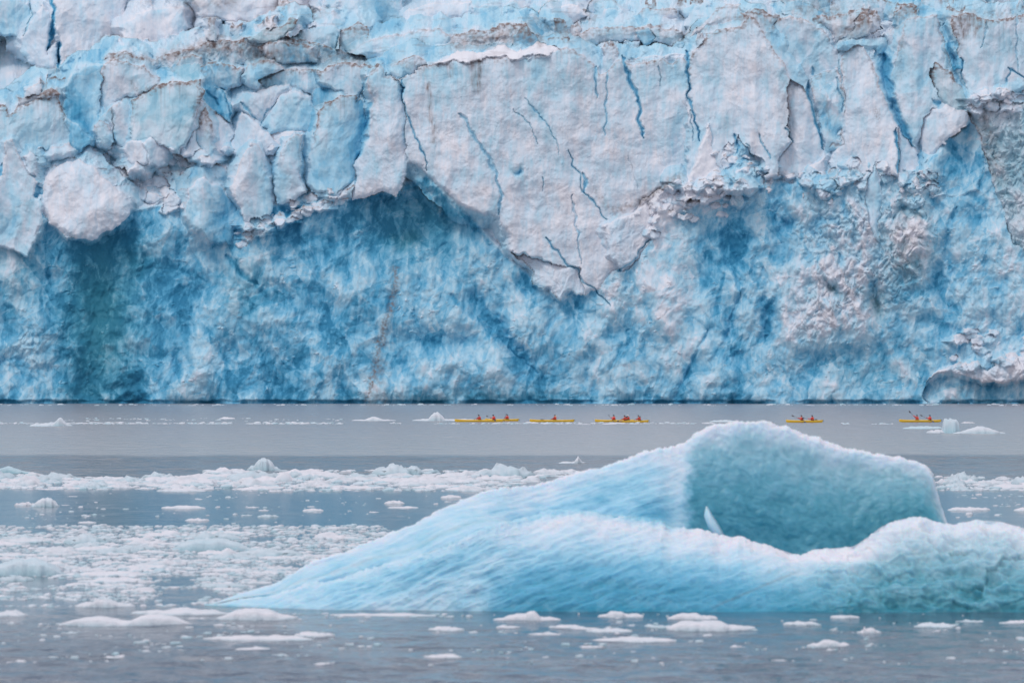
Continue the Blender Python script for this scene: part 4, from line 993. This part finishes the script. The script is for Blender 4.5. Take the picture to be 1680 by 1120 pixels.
def one_floe(x0, x1, wlpy, top, seed, label, cat='ice floe', name='ice_floe', group=None, depth=None, **kw):
    """a floe traced from the photo: left and right ends, waterline row and top row"""
    (xa, D), (xb, _) = onwater(x0, wlpy), onwater(x1, wlpy)
    w = xb - xa; h = (wlpy - top) / FPX * D * (0.72 if wlpy > 985 else 0.9)
    dep = depth or min(w * 0.7, 0.9 * w)
    pk = kw.pop('peaks', ())
    pk = [(p[0], p[1], p[2] * h, p[3]) if wlpy < 800 else (p[0], p[1], p[2] * h * .8, p[3] * 1.7) for p in pk]
    hb = kw.pop('base', 1.0) * h * 0.62
    me = floe_mesh(name, seed, w / 1.0, dep, hb, peaks=pk, res=kw.pop('res', 34), **kw)
    o = link(name, me, M_FLOE); o.location = ((xa + xb) / 2, D + dep * 0.45, 0)
    tag(o, label, cat, group)
    return o

F = one_floe
F(50, 112, 699, 684, 1, 'small pale iceberg with a bump at its right end, far left before the glacier', 'iceberg', 'small_iceberg', peaks=((0.5, .42, 1.0, 1.3),), base=.6, blue=.16, depth=4)
F(680, 748, 690, 676, 2, 'low white iceberg with a rounded hump just left of the leftmost kayak', 'iceberg', 'small_iceberg', peaks=((0.05, .45, 1.0, 1.8),), base=.4, blue=.12, depth=5)
F(735, 787, 690, 685, 3, 'flat white floe trailing behind the leftmost kayak', blue=.06)
F(580, 652, 690, 683, 4, 'long thin white floe left of the humped far iceberg', peaks=((-.1, .5, 1, 1.2),), base=.5)
F(360, 385, 687, 682, 5, 'tiny white floe floating alone before the blue glacier cliff', blue=.02)
F(1168, 1206, 692, 686, 6, 'small pale floe just above the left shoulder of the big iceberg', blue=.2)
F(1546, 1577, 710, 686, 7, 'square block of pale blue ice standing upright beside the rightmost kayak', 'iceberg', 'small_iceberg', peaks=((0, .95, 1, 9),), base=.5, blue=.24, rough=.35, depth=3, power=8)
F(1570, 1652, 711, 698, 8, 'flat white slab of ice right of the upright ice block', peaks=((0, .9, .9, 1.6),), base=.5, blue=.14, depth=4)
F(1486, 1548, 703, 696, 9, 'low pale blue shelf of ice left of the upright ice block', blue=.30, depth=4)
F(1522, 1550, 710, 701, 10, 'knobbly little white floe at the foot of the upright ice block', blue=.08)
F(1576, 1600, 694, 690, 11, 'small grey white floe behind the upright ice block', blue=.05, dirt=.2)
F(410, 459, 771, 751, 12, 'rounded pale blue lump of ice sitting in the long ice band', 'ice lump', 'ice_lump', peaks=((-.1, .8, 1, 2.4),), base=.8, blue=.22, depth=2.4)
F(919, 960, 760, 748, 13, 'small white iceberg with a pointed right end above the big iceberg slope', 'iceberg', 'small_iceberg', peaks=((.45, .4, 1, 1.1),), base=.45, blue=.12, depth=2)
F(-30, 50, 776, 765, 14, 'low turquoise ice slab cut off by the left edge of the photo', peaks=((0, .8, 1, 1.3),), base=.6, blue=.34, teal=.5, depth=2.5)
F(52, 96, 831, 813, 15, 'grey rounded ice lump low at the left in open water', 'ice lump', 'ice_lump', peaks=((0, .9, 1, 2.0),), base=.8, blue=.12, teal=.5, depth=1.6)
F(25, 56, 829, 819, 16, 'small white floe touching the grey rounded lump', blue=.04, dirt=.1)
F(264, 334, 834, 826, 17, 'slim white floe alone in the calm blue water', blue=.03)
F(262, 330, 806, 799, 18, 'small floe hanging below the ice band, left of the rounded lump', blue=.08)
F(305, 340, 854, 847, 19, 'tiny white floe above the dense brash ice', blue=.03)
F(494, 528, 838, 831, 20, 'pale pink white floe right of the slim floe in calm water', blue=.0)
F(632, 664, 826, 817, 21, 'small lumpy floe in the calm water above the long iceberg slope', blue=.02)
F(724, 756, 817, 808, 22, 'small bright floe close above the iceberg slope', blue=.03)
F(640, 684, 833, 829, 23, 'thin flat floe under the small lumpy floe', blue=.05)
F(1556, 1622, 837, 828, 24, 'thin white floe right of the iceberg peak in blue water', blue=.03)
F(1662, 1710, 838, 828, 25, 'small floe at the right edge beside the iceberg', blue=.05)
F(275, 425, 903, 880, 26, 'broad smooth pale turquoise floe in the middle of the dense brash', peaks=((-.1, .9, 1, 1.8),), base=.5, blue=.26, teal=.3, rough=.5, depth=2.6)
F(-30, 108, 944, 911, 27, 'broad teal and white floe at the left edge in the dense brash', peaks=((0, .9, 1, 2),), base=.7, blue=.22, teal=.7, depth=2.6)
F(95, 318, 1026, 999, 28, 'long bright white floe at the lower left edge of the brash', peaks=((-.5, .5, .8, 1.4), (.45, .5, 1, 1.5)), base=.7, blue=.04, depth=1.8)
F(225, 370, 1008, 988, 29, 'white floe behind the long bright floe at the lower left', base=1, blue=.06, depth=1.6)
F(362, 486, 1016, 990, 30, 'white slab of ice against the left tip of the big iceberg', peaks=((-.2, .8, 1, 2.2),), base=.8, blue=.05, depth=1.8)
F(342, 496, 1050, 1034, 31, 'thin white floe below the left tip of the big iceberg', base=1, blue=.02, depth=1.3)
F(480, 545, 1043, 1030, 32, 'faint white floe trailing right of the thin floe', base=1, blue=.05)
F(817, 914, 1018, 994, 33, 'bright white floe with a raised right shoulder before the iceberg front', peaks=((.15, .35, 1, 1.2), (-.3, .6, .65, 1.8)), base=.6, blue=.0, depth=1.5)
F(985, 1050, 1012, 998, 34, 'white floe at the waterline below the middle of the iceberg', base=1, blue=.02, peaks=((-.2, .6, 1, 1.6),))
F(1096, 1176, 1016, 1001, 35, 'white floe with a smooth top at the iceberg front, above another one', base=1, blue=.02, peaks=((-.2, .8, 1, 2),))
F(1090, 1232, 1033, 1014, 36, 'white floe just below the smooth topped floe', base=1, blue=.04, peaks=((-.4, .5, 1, 1.8), (.1, .5, 1, 1.8)))
F(1364, 1408, 1013, 1004, 37, 'small block of white ice at the turquoise waterline', base=1, blue=.06, rough=.5, power=6)
F(1288, 1340, 1024, 1014, 38, 'small pale floe in the turquoise water before the iceberg', base=1, blue=.08)
F(1503, 1572, 1028, 1016, 39, 'greyish pale floe right of centre before the iceberg', base=1, blue=.12, teal=.6)
F(1408, 1446, 1038, 1022, 40, 'lumpy white floe with a small spike before the iceberg', base=.7, blue=.03, peaks=((-.4, .15, 1, 1), (.1, .6, .8, 1.8)))
F(1330, 1392, 1060, 1044, 41, 'white mound of ice in the lower right water', base=.9, blue=.04, peaks=((0, .7, 1, 1.4),))
F(1648, 1710, 1022, 1014, 42, 'small white floe at the right edge below the iceberg', blue=.04)
F(706, 760, 1034, 1021, 43, 'pale floe low in the water left of the raised shoulder floe', base=1, blue=.06)
F(812, 850, 1030, 1021, 44, 'dull pale floe right under the raised shoulder floe', base=1, blue=.06)
F(905, 960, 1030, 1019, 45, 'dull white floe between two bright floes before the iceberg', base=1, blue=.05)
F(960, 1040, 1036, 1027, 46, 'thin dull floe below the middle of the iceberg', base=1, blue=.08)
F(980, 1105, 1052, 1041, 47, 'long low white floe below the middle of the iceberg', base=1, blue=.04)
F(700, 760, 1079, 1067, 48, 'small white floe near the bottom of the photo, left of centre', base=1, blue=.03)
F(120, 215, 996, 976, 49, 'white mound of brash ice near the left edge floe', base=.9, blue=.08, peaks=((0, .6, 1, 1.3),), dirt=.1)
F(-20, 45, 1010, 993, 50, 'greyish white floe cut off by the lower left edge', base=1, blue=.08)
F(545, 700, 1010, 1001, 51, 'thin white rim of ice at the waterline of the long slope', base=1, blue=.03, depth=1.0)
F(868, 884, 694, 690.5, 52, 'little white splash at the bow of the lone paddler kayak', blue=0.0, depth=.8)  # stands for the bow splash, shaped as a small floe

# repeats: small floes in bands, copies of a dozen shapes
rnd = random.Random(77)
PROTO = [floe_mesh('floe', 500 + i, 1.0, 0.72, 0.13 + 0.05 * (i % 4), blue=(0.02, .05, .1, .22)[i % 4], teal=(0, 0, .2, .6)[i % 4], res=13, dirt=(0, .1, .0, .12)[(i // 2) % 4], rough=1.3, peaks=(((rnd.uniform(-.4, .4), .4, .26, 1.4),) if i % 3 == 0 else ())) for i in range(14)]
for me in PROTO: me.materials.append(M_FLOE)
LOOK = [('white', 'dusty white', 'pale', 'turquoise tinted')[i % 4] + (' humped' if i % 3 == 0 else ' flat') for i in range(14)]
placed = []
def repeat(px, py, wpx, label, group, dscale=1.0, hs=1.0):
    X0, D = onwater(px, py)
    w = wpx / FPX * D
    for (a, b, r) in placed:
        if abs(a - X0) < (r + w) * 0.36 and abs(b - D) < (r + w) * 0.30: return False
    placed.append((X0, D, w))
    pi_ = rnd.randrange(14); o = bpy.data.objects.new('ice_floe', PROTO[pi_]); COL.objects.link(o)
    size = 'tiny' if wpx < 18 else 'small' if wpx < 36 else 'middling' if wpx < 60 else 'broad'
    label = size + ' ' + LOOK[pi_] + ' floe ' + label(px, py)
    o.location = (X0, D, -0.04 if py > 1000 else -0.015); o.rotation_euler = (0, 0, rnd.uniform(-.5, .5) + (math.pi if rnd.random() < .5 else 0))
    zz = w * rnd.uniform(.35, .7) * hs
    o.scale = (w, w * rnd.uniform(.8, 1.3) * dscale, zz)
    tag(o, label, 'ice floe', group)
    return True

def slope_top(px):     # photo row of the big iceberg's left outline: nothing is placed behind it
    return np.interp(px, [340, 450, 560, 700, 800, 950, 1080, 1200, 1540, 1560], [995, 957, 906, 850, 806, 776, 735, 690, 780, 1000])
def try_n(n, fx, fy, fw, label, group, hs=1.0):
    k = 0
    for _ in range(n * 6):
        if k >= n: break
        py = fy(); px = fx()
        if px > 345 and py < 1000 and py > slope_top(px) - 2: continue
        if repeat(px, py, fw(), label, group, hs=hs): k += 1
try_n(52, lambda: rnd.uniform(-30, 345), lambda: rnd.triangular(778, 806, 792), lambda: rnd.triangular(14, 95, 34), lambda px, py: 'in the ice band, ' + ('left end' if px < 120 else 'left of rounded lump' if px < 260 else 'near rounded lump'), 'floes in the left half of the ice band', 1.0)
try_n(70, lambda: rnd.uniform(345, 945), lambda: rnd.triangular(773, 807, 788), lambda: rnd.triangular(14, 110, 38), lambda px, py: 'in the ice band, ' + ('around rounded lump' if px < 500 else 'between lump and iceberg' if px < 720 else 'against the iceberg'), 'floes in the right half of the ice band', 1.0)
try_n(22, lambda: rnd.uniform(1540, 1720), lambda: rnd.triangular(782, 808, 795), lambda: rnd.triangular(14, 80, 36), lambda px, py: 'in the band right of the iceberg peak', 'floes right of the iceberg peak', 1.3)
try_n(100, lambda: rnd.uniform(-30, 640), lambda: rnd.triangular(864, 985, 900), lambda: rnd.triangular(14, 120, 40), lambda px, py: 'in the dense brash, ' + ('back' if py < 895 else 'middle' if py < 935 else 'front') + ' row, ' + ('at the left edge' if px < 130 else 'left of broad turquoise floe' if px < 270 else 'near the iceberg slope'), 'floes in the dense brash', 0.8)
try_n(26, lambda: rnd.uniform(0, 1700), lambda: rnd.uniform(1012, 1095), lambda: rnd.triangular(8, 70, 24), lambda px, py: 'in the foreground water, ' + ('left of the big iceberg' if px < 345 else 'below the iceberg slope' if px < 800 else 'below the iceberg middle' if px < 1250 else 'below the iceberg right end'), 'floes in the foreground water', 0.7)
try_n(14, lambda: rnd.uniform(0, 760), lambda: rnd.uniform(812, 860), lambda: rnd.triangular(6, 40, 14), lambda px, py: 'adrift in the calm blue water, ' + ('at left' if px < 300 else 'towards the iceberg slope'), 'scraps in the calm water', 0.7)
try_n(16, lambda: rnd.choice((rnd.uniform(0, 560), rnd.uniform(900, 1180))), lambda: 695 + rnd.gauss(0, 1.0), lambda: rnd.triangular(6, 40, 12), lambda px, py: 'in the far ice line, ' + ('left of the kayaks' if px < 700 else 'right of the middle kayaks'), 'scraps in the far ice line', 0.5)

# brash: crumbs of ice nobody could count
def brash(name, samples, mat=M_FLOE):
    base_ang = np.linspace(0, 2 * np.pi, 8, endpoint=False)
    Vs, Qs, bl, te = [], [], [], []
    for k, (px, py, wpx, b, t) in enumerate(samples):
        X0, D = onwater(px, py); w = wpx / FPX * D
        r = np.array([rnd.uniform(.6, 1.15) for _ in range(8)]) * w / 2
        rot = rnd.random() * .8
        xs = np.cos(base_ang + rot) * r; ys = np.sin(base_ang + rot) * r * .8
        h = w * rnd.uniform(.07, .22)
        lo = np.stack([xs, ys, np.full(8, -0.03)], -1); mi = np.stack([xs * .93, ys * .93, h * np.array([rnd.uniform(.3, .8) for _ in range(8)])], -1)
        hi = np.stack([xs * .5 + w * .08, ys * .5, h * np.array([rnd.uniform(.7, 1.2) for _ in range(8)])], -1)
        ring = np.concatenate([lo, mi, hi, [[0, 0, h]]]) + np.array([X0, D, 0])
        o = k * 25
        i = np.arange(8); j = (i + 1) % 8
        Vs.append(ring)
        Qs.append(np.concatenate([np.stack([i, j, j + 8, i + 8], -1), np.stack([i + 8, j + 8, j + 16, i + 16], -1), np.stack([i + 16, j + 16, np.full(8, 24), np.full(8, 24)], -1)]) + o)
        bl += [b + .2] * 8 + [b] * 17; te += [t] * 25
    Q = np.concatenate(Qs); tri = Q[Q[:, 2] == Q[:, 3]][:, :3]; quad = Q[Q[:, 2] != Q[:, 3]]
    me = mesh_np(name, np.concatenate(Vs), quad, {'blue': np.array(bl), 'dirt': np.zeros(len(bl)), 'teal': np.array(te)}, smooth=False, tris=tri)
    o = link(name, me, mat); tag(o, kind='stuff')
    return o
def cluster(n, x0, x1, y0, y1, wlo, whi, gate, scale=(90, 9), seed=1):
    out = []; tries = 0
    while len(out) < n and tries < n * 25:
        tries += 400
        px = np.array([rnd.uniform(x0, x1) for _ in range(400)]); py = np.array([rnd.uniform(y0, y1) for _ in range(400)])
        g = fbm(px / scale[0], py / scale[1], 600 + seed, 3)
        for a, b_, q_ in zip(px, py, g):
            if q_ < gate or (a > 345 and b_ < 1002 and b_ > slope_top(a) - 1): continue
            wv_ = wlo * (whi / wlo) ** (rnd.random() ** 1.7)
            out.append((a, b_, wv_, rnd.choice((0.05, .12, .2, .32)), rnd.choice((0, 0.3, .5, .8))))
            if len(out) >= n: break
    return out
smp = []
smp += cluster(900, -60, 350, 784, 803, 4, 26, -0.25, seed=1)
smp += cluster(1300, 340, 950, 772, 806, 4, 28, -0.3, seed=2)
smp += cluster(350, 1540, 1740, 782, 805, 4, 26, -0.3, seed=3)
smp += cluster(6200, -60, 640, 862, 945, 3, 20, -0.42, (120, 12), seed=4)
smp += cluster(2600, -60, 480, 930, 995, 3, 20, -0.15, (120, 12), seed=5)
smp += cluster(260, 420, 1720, 1005, 1090, 4, 20, 0.12, (160, 10), seed=6)
smp += cluster(160, -40, 480, 1020, 1090, 4, 20, 0.15, (160, 10), seed=7)
smp += cluster(120, -40, 780, 808, 862, 3, 14, 0.1, (160, 10), seed=8)
smp += cluster(60, 1570, 1720, 808, 852, 3, 14, 0.1, (160, 10), seed=9)
smp += cluster(420, -60, 560, 693.6, 695.6, 2, 14, -0.3, (60, 5), seed=10)
smp += cluster(90, 100, 560, 686, 691, 2, 9, 0.1, (60, 5), seed=11)
smp += cluster(230, 640, 1200, 693.4, 695.6, 2, 12, -0.1, (60, 5), seed=12)
smp += cluster(60, 1380, 1480, 692, 696, 2, 9, 0.0, (60, 5), seed=13)
smp += cluster(240, -60, 1740, 663.2, 665.2, 2, 13, -0.15, (70, 5), seed=14)
brash('brash_ice', smp)

# ------------------------------------------------------------------ kayaks, paddlers, paddles
M_YEL = simple_mat('kayak_yellow', (0.78, 0.50, 0.03), 0.35, 0.5, 0.12, 3.0)
M_ORA = simple_mat('kayak_orange_trim', (0.62, 0.30, 0.03), 0.4, 0.5, 0.12, 3.0)
M_BLK = simple_mat('black_rubber', (0.025, 0.025, 0.035), 0.6, 0.4, 0.2, 6.0)
M_RED = simple_mat('red_jacket', (0.62, 0.055, 0.06), 0.8, 0.2, 0.2, 9.0)
M_VEST = simple_mat('coral_life_vest', (0.75, 0.13, 0.08), 0.8, 0.2, 0.2, 9.0)
M_SKIN = simple_mat('skin', (0.50, 0.30, 0.22), 0.6, 0.3, 0.08, 12.0)
M_DHAT = simple_mat('dark_hat', (0.03, 0.035, 0.06), 0.9, 0.1, 0.2, 12.0)
M_WHAT = simple_mat('white_hat', (0.72, 0.72, 0.75), 0.9, 0.1, 0.1, 12.0)
M_GREY = simple_mat('dark_shaft', (0.08, 0.08, 0.10), 0.4, 0.5, 0.1, 6.0)
M_TAN = simple_mat('orange_blade', (0.75, 0.42, 0.20), 0.4, 0.5, 0.1, 6.0)

def tube(path, rad, seg=10, cap=True):
    """tapered tube along a path with per-point radii (rx, ry)"""
    path = np.array(path, float); n = len(path)
    rad = [(r, r) if not isinstance(r, tuple) else r for r in rad]
    tg = np.gradient(path, axis=0); tg /= np.linalg.norm(tg, axis=1, keepdims=True) + 1e-9
    V_, Q = [], []
    up = np.array([0, 1.0, 0.0]) if abs(tg[0][1]) < .8 else np.array([1.0, 0, 0])
    for i in range(n):
        s_ = np.cross(tg[i], up); s_ /= np.linalg.norm(s_) + 1e-9; u_ = np.cross(s_, tg[i])
        for k in range(seg):
            a = 2 * math.pi * k / seg
            V_.append(path[i] + s_ * math.cos(a) * rad[i][0] + u_ * math.sin(a) * rad[i][1])
    for i in range(n - 1):
        for k in range(seg):
            k2 = (k + 1) % seg
            Q.append((i * seg + k, i * seg + k2, (i + 1) * seg + k2, (i + 1) * seg + k))
    T = []
    if cap:
        V_.append(path[0]); V_.append(path[-1]); a, b = len(V_) - 2, len(V_) - 1
        for k in range(seg):
            k2 = (k + 1) % seg
            T.append((k2, k, a)); T.append(((n - 1) * seg + k, (n - 1) * seg + k2, b))
    return V_, Q, T

def join(parts):
    V_, Q, T = [], [], []
    for v, q, t in parts:
        o = len(V_); V_ += [tuple(p) for p in v]; Q += [tuple(i + o for i in f) for f in q]; T += [tuple(i + o for i in f) for f in t]
    return V_, Q, T

def mk(name, vqt, mat, parent, smooth=True):
    v, q, t = vqt
    return link(name, mesh_np(name, np.array(v), np.array(q) if len(q) else None, smooth=smooth, tris=np.array(t) if len(t) else None), mat, parent)

def make_kayak(loc, L, seats, label, rz=0.0):
    """bow points to -X (left). seats: positions along the hull (m from the middle)"""
    root = empty('kayak', loc, rz)
    tag(root, label, 'kayak')
    ns, m = 33, 14
    V_, Q = [], []
    for i in range(ns):
        t = -1 + 2 * i / (ns - 1); x = t * L / 2
        w = 0.33 * (1 - abs(t) ** 2.3) ** 0.8 + 0.012
        sheer = 0.23 + 0.15 * abs(t) ** 3.5 + (0.04 if t < 0 else 0) * abs(t) ** 3
        keel = -0.10 + 0.16 * abs(t) ** 6
        for k in range(m):
            a = 2 * math.pi * k / m
            cy = math.cos(a) * w; sz = math.sin(a)
            z = sheer + sz * 0.085 * (1 - abs(t) ** 3) if sz > 0 else sheer + (sheer - keel) * sz
            V_.append((x, cy, z))
    for i in range(ns - 1):
        for k in range(m):
            k2 = (k + 1) % m
            Q.append((i * m + k, (i + 1) * m + k, (i + 1) * m + k2, i * m + k2))
    V_ += [(-L / 2, 0, .36), (L / 2, 0, .34)]; T = []
    for k in range(m):
        k2 = (k + 1) % m
        T.append((k, k2, len(V_) - 2)); T.append(((ns - 1) * m + k2, (ns - 1) * m + k, len(V_) - 1))
    mk('hull', (V_, Q, T), M_YEL, root)
    for s_ in seats:
        ring = [(s_ + math.cos(a) * .40, math.sin(a) * .25, .295 + .02 * math.cos(a)) for a in np.linspace(0, 2 * math.pi, 19)]
        mk('cockpit_rim', tube(ring, [.022] * 19, 6, False), M_BLK, root)
        sk = tube([(s_, 0, .29), (s_, 0, .33), (s_, 0, .40)], [(.38, .23), (.30, .21), (.17, .14)], 14)
        mk('spray_skirt', sk, M_BLK, root)
    for s_ in (-L * .34, L * .36):
        mk('hatch_cover', tube([(s_, 0, .27), (s_, 0, .297), (s_, 0, .305)], [(.2, .13), (.19, .12), (.1, .06)], 12), M_BLK, root)
    mk('rudder', tube([(L / 2 - .02, 0, .34), (L / 2 + .08, 0, .30), (L / 2 + .14, 0, .10), (L / 2 + .13, 0, -.12)], [(.02, .03), (.03, .05), (.015, .07), (.01, .05)], 8), M_BLK, root)
    mk('deck_line', join([tube([(-L * .45, 0, .36), (-L * .3, .1, .30), (-L * .12, .16, .29)], [.012] * 3, 5), tube([(-L * .45, 0, .36), (-L * .3, -.1, .30), (-L * .12, -.16, .29)], [.012] * 3, 5)]), M_BLK, root)
    mk('seam_strip', join([tube([(t * L / 2, sgn * (0.33 * (1 - abs(t) ** 2.3) ** .8 + .012) * 1.0, .20 + .15 * abs(t) ** 3.5) for t in np.linspace(-.97, .97, 21)], [.016] * 21, 5) for sgn in (-1, 1)]), M_ORA, root)
    return root

def make_person(kroot_loc, sx, label, lean=0.12, pad=0.0, hat='dark', twist=0.0, reach=(0.0, 0.0), psc=1.0, blade=M_GREY, group=None):
    """a paddler sitting in a kayak, facing -X; pad = tilt of the paddle shaft seen from the side"""
    kx, ky, kz = kroot_loc
    loc = (kx + sx, ky, kz)
    root = empty('person', loc); tag(root, label, 'person')
    hip = np.array([0.05, 0, .26]); chest = np.array([0.05 - lean * .5, 0, .62]); neck = chest + np.array([-lean * .25, 0, .15]); head = neck + np.array([-.03 - lean * .1, 0, .15])
    # hands on the shaft: the shaft passes in front of the chest, across and tilted
    c = chest + np.array([-.42, 0, -.10 + reach[1]])
    ax = np.array([math.sin(twist), -math.cos(twist) * math.cos(pad), math.sin(pad)]); ax /= np.linalg.norm(ax)
    hR, hL = c + ax * .33, c - ax * .33
    shR, shL = chest + np.array([-.02, -.19, .06]), chest + np.array([-.02, .19, .06])
    def limb_mid(a, b, drop): m_ = (a + b) / 2; return m_ + np.array([0.05, 0, -drop]) + (a - chest) * np.array([0, .3, 0])
    eR, eL = limb_mid(shR, hR, .09), limb_mid(shL, hL, .09)
    # body: one skinned surface from pelvis to head, arms with fingers, legs stretched under the deck
    vs = [hip, chest - [0, 0, .16], chest, neck, head, head + [0, 0, .10],
          shR, eR, hR, shL, eL, hL,
          hip + [-.08, -.10, -.05], hip + [-.50, -.13, .03], hip + [-.90, -.10, -.12], hip + [-.08, .10, -.05], hip + [-.50, .13, .03], hip + [-.90, .10, -.12]]
    rs = [.15, .13, .14, .055, .085, .07, .07, .05, .035, .07, .05, .035, .09, .07, .05, .09, .07, .05]
    es = [(0, 1), (1, 2), (2, 3), (3, 4), (4, 5), (2, 6), (6, 7), (7, 8), (2, 9), (9, 10), (10, 11), (0, 12), (12, 13), (13, 14), (0, 15), (15, 16), (16, 17)]
    for hnd, idx, sg in ((hR, 8, -1), (hL, 11, 1)):
        for j in range(5):
            o_ = ax * (0.022 * (j - 2)); ln = (.05, .062, .066, .06, .045)[j]
            p1 = hnd + o_ + np.array([-.035, 0, .018 if j else -.01]); p2 = p1 + np.array([-.02, 0, -ln * .6 if j else ln * .4])
            vs += [p1, p2]; rs += [.010, .009]; n_ = len(vs); es += [(idx, n_ - 2), (n_ - 2, n_ - 1)]
    me = bpy.data.meshes.new('body'); me.from_pydata([tuple(v) for v in vs], es, []); me.update()
    body = link('body', me, M_SKIN, root)
    sm = body.modifiers.new('skin', 'SKIN'); sm.use_smooth_shade = True
    for i, rr_ in enumerate(rs):
        me.skin_vertices[0].data[i].radius = (rr_, rr_)
    me.skin_vertices[0].data[0].use_root = True
    ss_ = body.modifiers.new('sub', 'SUBSURF'); ss_.levels = 1; ss_.render_levels = 1
    # nose and brow give the face its front
    mk('face', join([tube([head + [-.075, 0, .05], head + [-.118, 0, .005], head + [-.085, 0, -.012]], [.010, .017, .012], 6),
                     tube([head + [-.088, -.045, .045], head + [-.098, 0, .05], head + [-.088, .045, .045]], [.009, .01, .009], 5),
                     tube([head + [-.085, -.03, -.04], head + [-.095, 0, -.042], head + [-.085, .03, -.04]], [.007, .009, .007], 5)]), M_SKIN, root)
    jk = [tube([hip + [0, 0, .08], chest - [0, 0, .14], chest + [0, 0, .0], chest + [-.02, 0, .10], neck + [0, 0, .02]], [(.21, .17), (.205, .175), (.235, .185), (.19, .14), (.075, .07)], 14)]
    for a_, b_, c_ in ((shR, eR, hR), (shL, eL, hL)):
        jk.append(tube([a_ + (chest - a_) * .3, a_, (a_ + b_) / 2, b_, (b_ + c_) / 2, c_ + (b_ - c_) * .12], [.085, .095, .082, .075, .062, .05], 10))
    mk('jacket', join(jk), M_RED, root)
    mk('life_vest', tube([hip + [-.02, 0, .14], chest - [0.02, 0, .10], chest + [-.02, 0, .02], chest + [-.02, 0, .075]], [(.235, .20), (.245, .21), (.25, .215), (.20, .17)], 14), M_VEST, root)
    hm = M_DHAT if hat == 'dark' else M_WHAT
    hb = [tube([head + [.0, 0, .025], head + [.005, 0, .07], head + [.01, 0, .12], head + [.012, 0, .145]], [(.105, .10), (.112, .105), (.085, .08), (.03, .03)], 12)]
    if hat == 'white': hb.append(tube([head + [0, 0, .05], head + [0, 0, .06]], [(.20, .19), (.19, .18)], 14))
    mk('hat', join(hb), hm, root)
    if hat != 'white':
        mk('hair', tube([head + [.03, 0, .08], head + [.06, 0, .0], head + [.05, 0, -.07]], [(.09, .06), (.10, .055), (.06, .04)], 10), M_DHAT, root)
    # the paddle is held, so it stays a thing of its own
    pr = empty('paddle', (loc[0] + c[0], loc[1] + c[1], loc[2] + c[2]))
    h = 1.08 * psc
    mk('shaft', tube([-ax * h * .82, ax * 0, ax * h * .82], [.018, .018, .018], 8), M_GREY, pr)
    for sg in (-1, 1):
        q1 = tube([sg * ax * h * .78, sg * ax * h * .86, sg * ax * h * .98, sg * ax * h * 1.14, sg * ax * h * 1.2], [(.02, .015), (.075, .02), (.10, .018), (.085, .015), (.03, .01)], 10)
        mk('blade', q1, blade, pr)
    tag(pr, 'paddle held by the ' + label.replace('red jacket ', ''), 'paddle')
    return root, pr

KAYAKS = [
    # waterline px, left px, right px, [seat px...]
    (691.6, 746, 826, 'long yellow double kayak at the left of the first pair, two paddlers aboard', 0.0),
    (690.6, 796, 851, 'yellow kayak half hidden behind the leftmost long kayak, one paddler aboard', 0.0),
    (691.8, 869, 942, 'yellow kayak with a lone paddler between the two crowded groups', 0.0),
    (691.9, 976, 1040, 'yellow kayak leading the middle group, its bow to the left', 0.0),
    (692.6, 1017, 1064, 'yellow kayak overlapping the rear of the middle group', 0.0),
    (692.6, 1289.5, 1350, 'yellow double kayak right of the iceberg peak, dark paddle blade over its bow', 0.0),
    (692.0, 1475, 1544, 'rightmost yellow double kayak beside the upright ice block', 0.0)]
PEOPLE = [
    (0, 787, 'red jacket paddler in front seat of the leftmost long kayak', dict(lean=.22, pad=.25, twist=.35)),
    (0, 811, 'red jacket paddler in rear seat of the leftmost long kayak', dict(lean=.25, pad=-.30, twist=.6)),
    (1, 832, 'red jacket paddler alone in the half hidden kayak', dict(lean=.05, pad=.5, twist=.2)),
    (2, 910, 'red jacket paddler alone in the kayak between two crowded groups', dict(lean=.0, pad=.35, twist=.5, blade=M_TAN)),
    (3, 1007, 'red jacket paddler foremost in the middle group', dict(lean=.05, pad=-.45, twist=.3)),
    (3, 1030.5, 'white hatted red jacket paddler in the middle group', dict(lean=.1, pad=.2, twist=.3, hat='white')),
    (4, 1026, 'red jacket and dark hatted paddler overlapping the white hatted one', dict(lean=.2, pad=.3, twist=.6)),
    (4, 1049.5, 'red jacket paddler rearmost in the middle group', dict(lean=.25, pad=.3, twist=.5)),
    (5, 1315.5, 'red jacket paddler in front seat of the kayak right of the iceberg peak', dict(lean=.12, pad=-.45, twist=1.0)),
    (5, 1333, 'red jacket paddler in rear seat of the kayak right of the iceberg peak', dict(lean=.12, pad=.12, twist=-1.2)),
    (6, 1504.5, 'red jacket paddler raising a paddle high in the rightmost kayak', dict(lean=.05, pad=0.95, twist=-.9, reach=(0, .25))),
    (6, 1525.5, 'red jacket paddler in rear seat of the rightmost kayak', dict(lean=.05, pad=-.45, twist=.9))]
kl = []
for (py, x0, x1, lab, rz) in KAYAKS:
    (xa, D), (xb, _) = onwater(x0, py), onwater(x1, py)
    loc = ((xa + xb) / 2, D, 0.0)
    seats = [onwater(p[1], py)[0] - loc[0] for p in PEOPLE if p[0] == len(kl)]
    if len(kl) == 2: seats = seats + [seats[0] - 1.9]
    make_kayak(loc, xb - xa, seats, lab)
    kl.append(loc)
for (ki, px, lab, kw) in PEOPLE:
    loc = kl[ki]; D = loc[1]
    make_person(loc, (px - 840) / FPX * D - loc[0], lab, **kw)
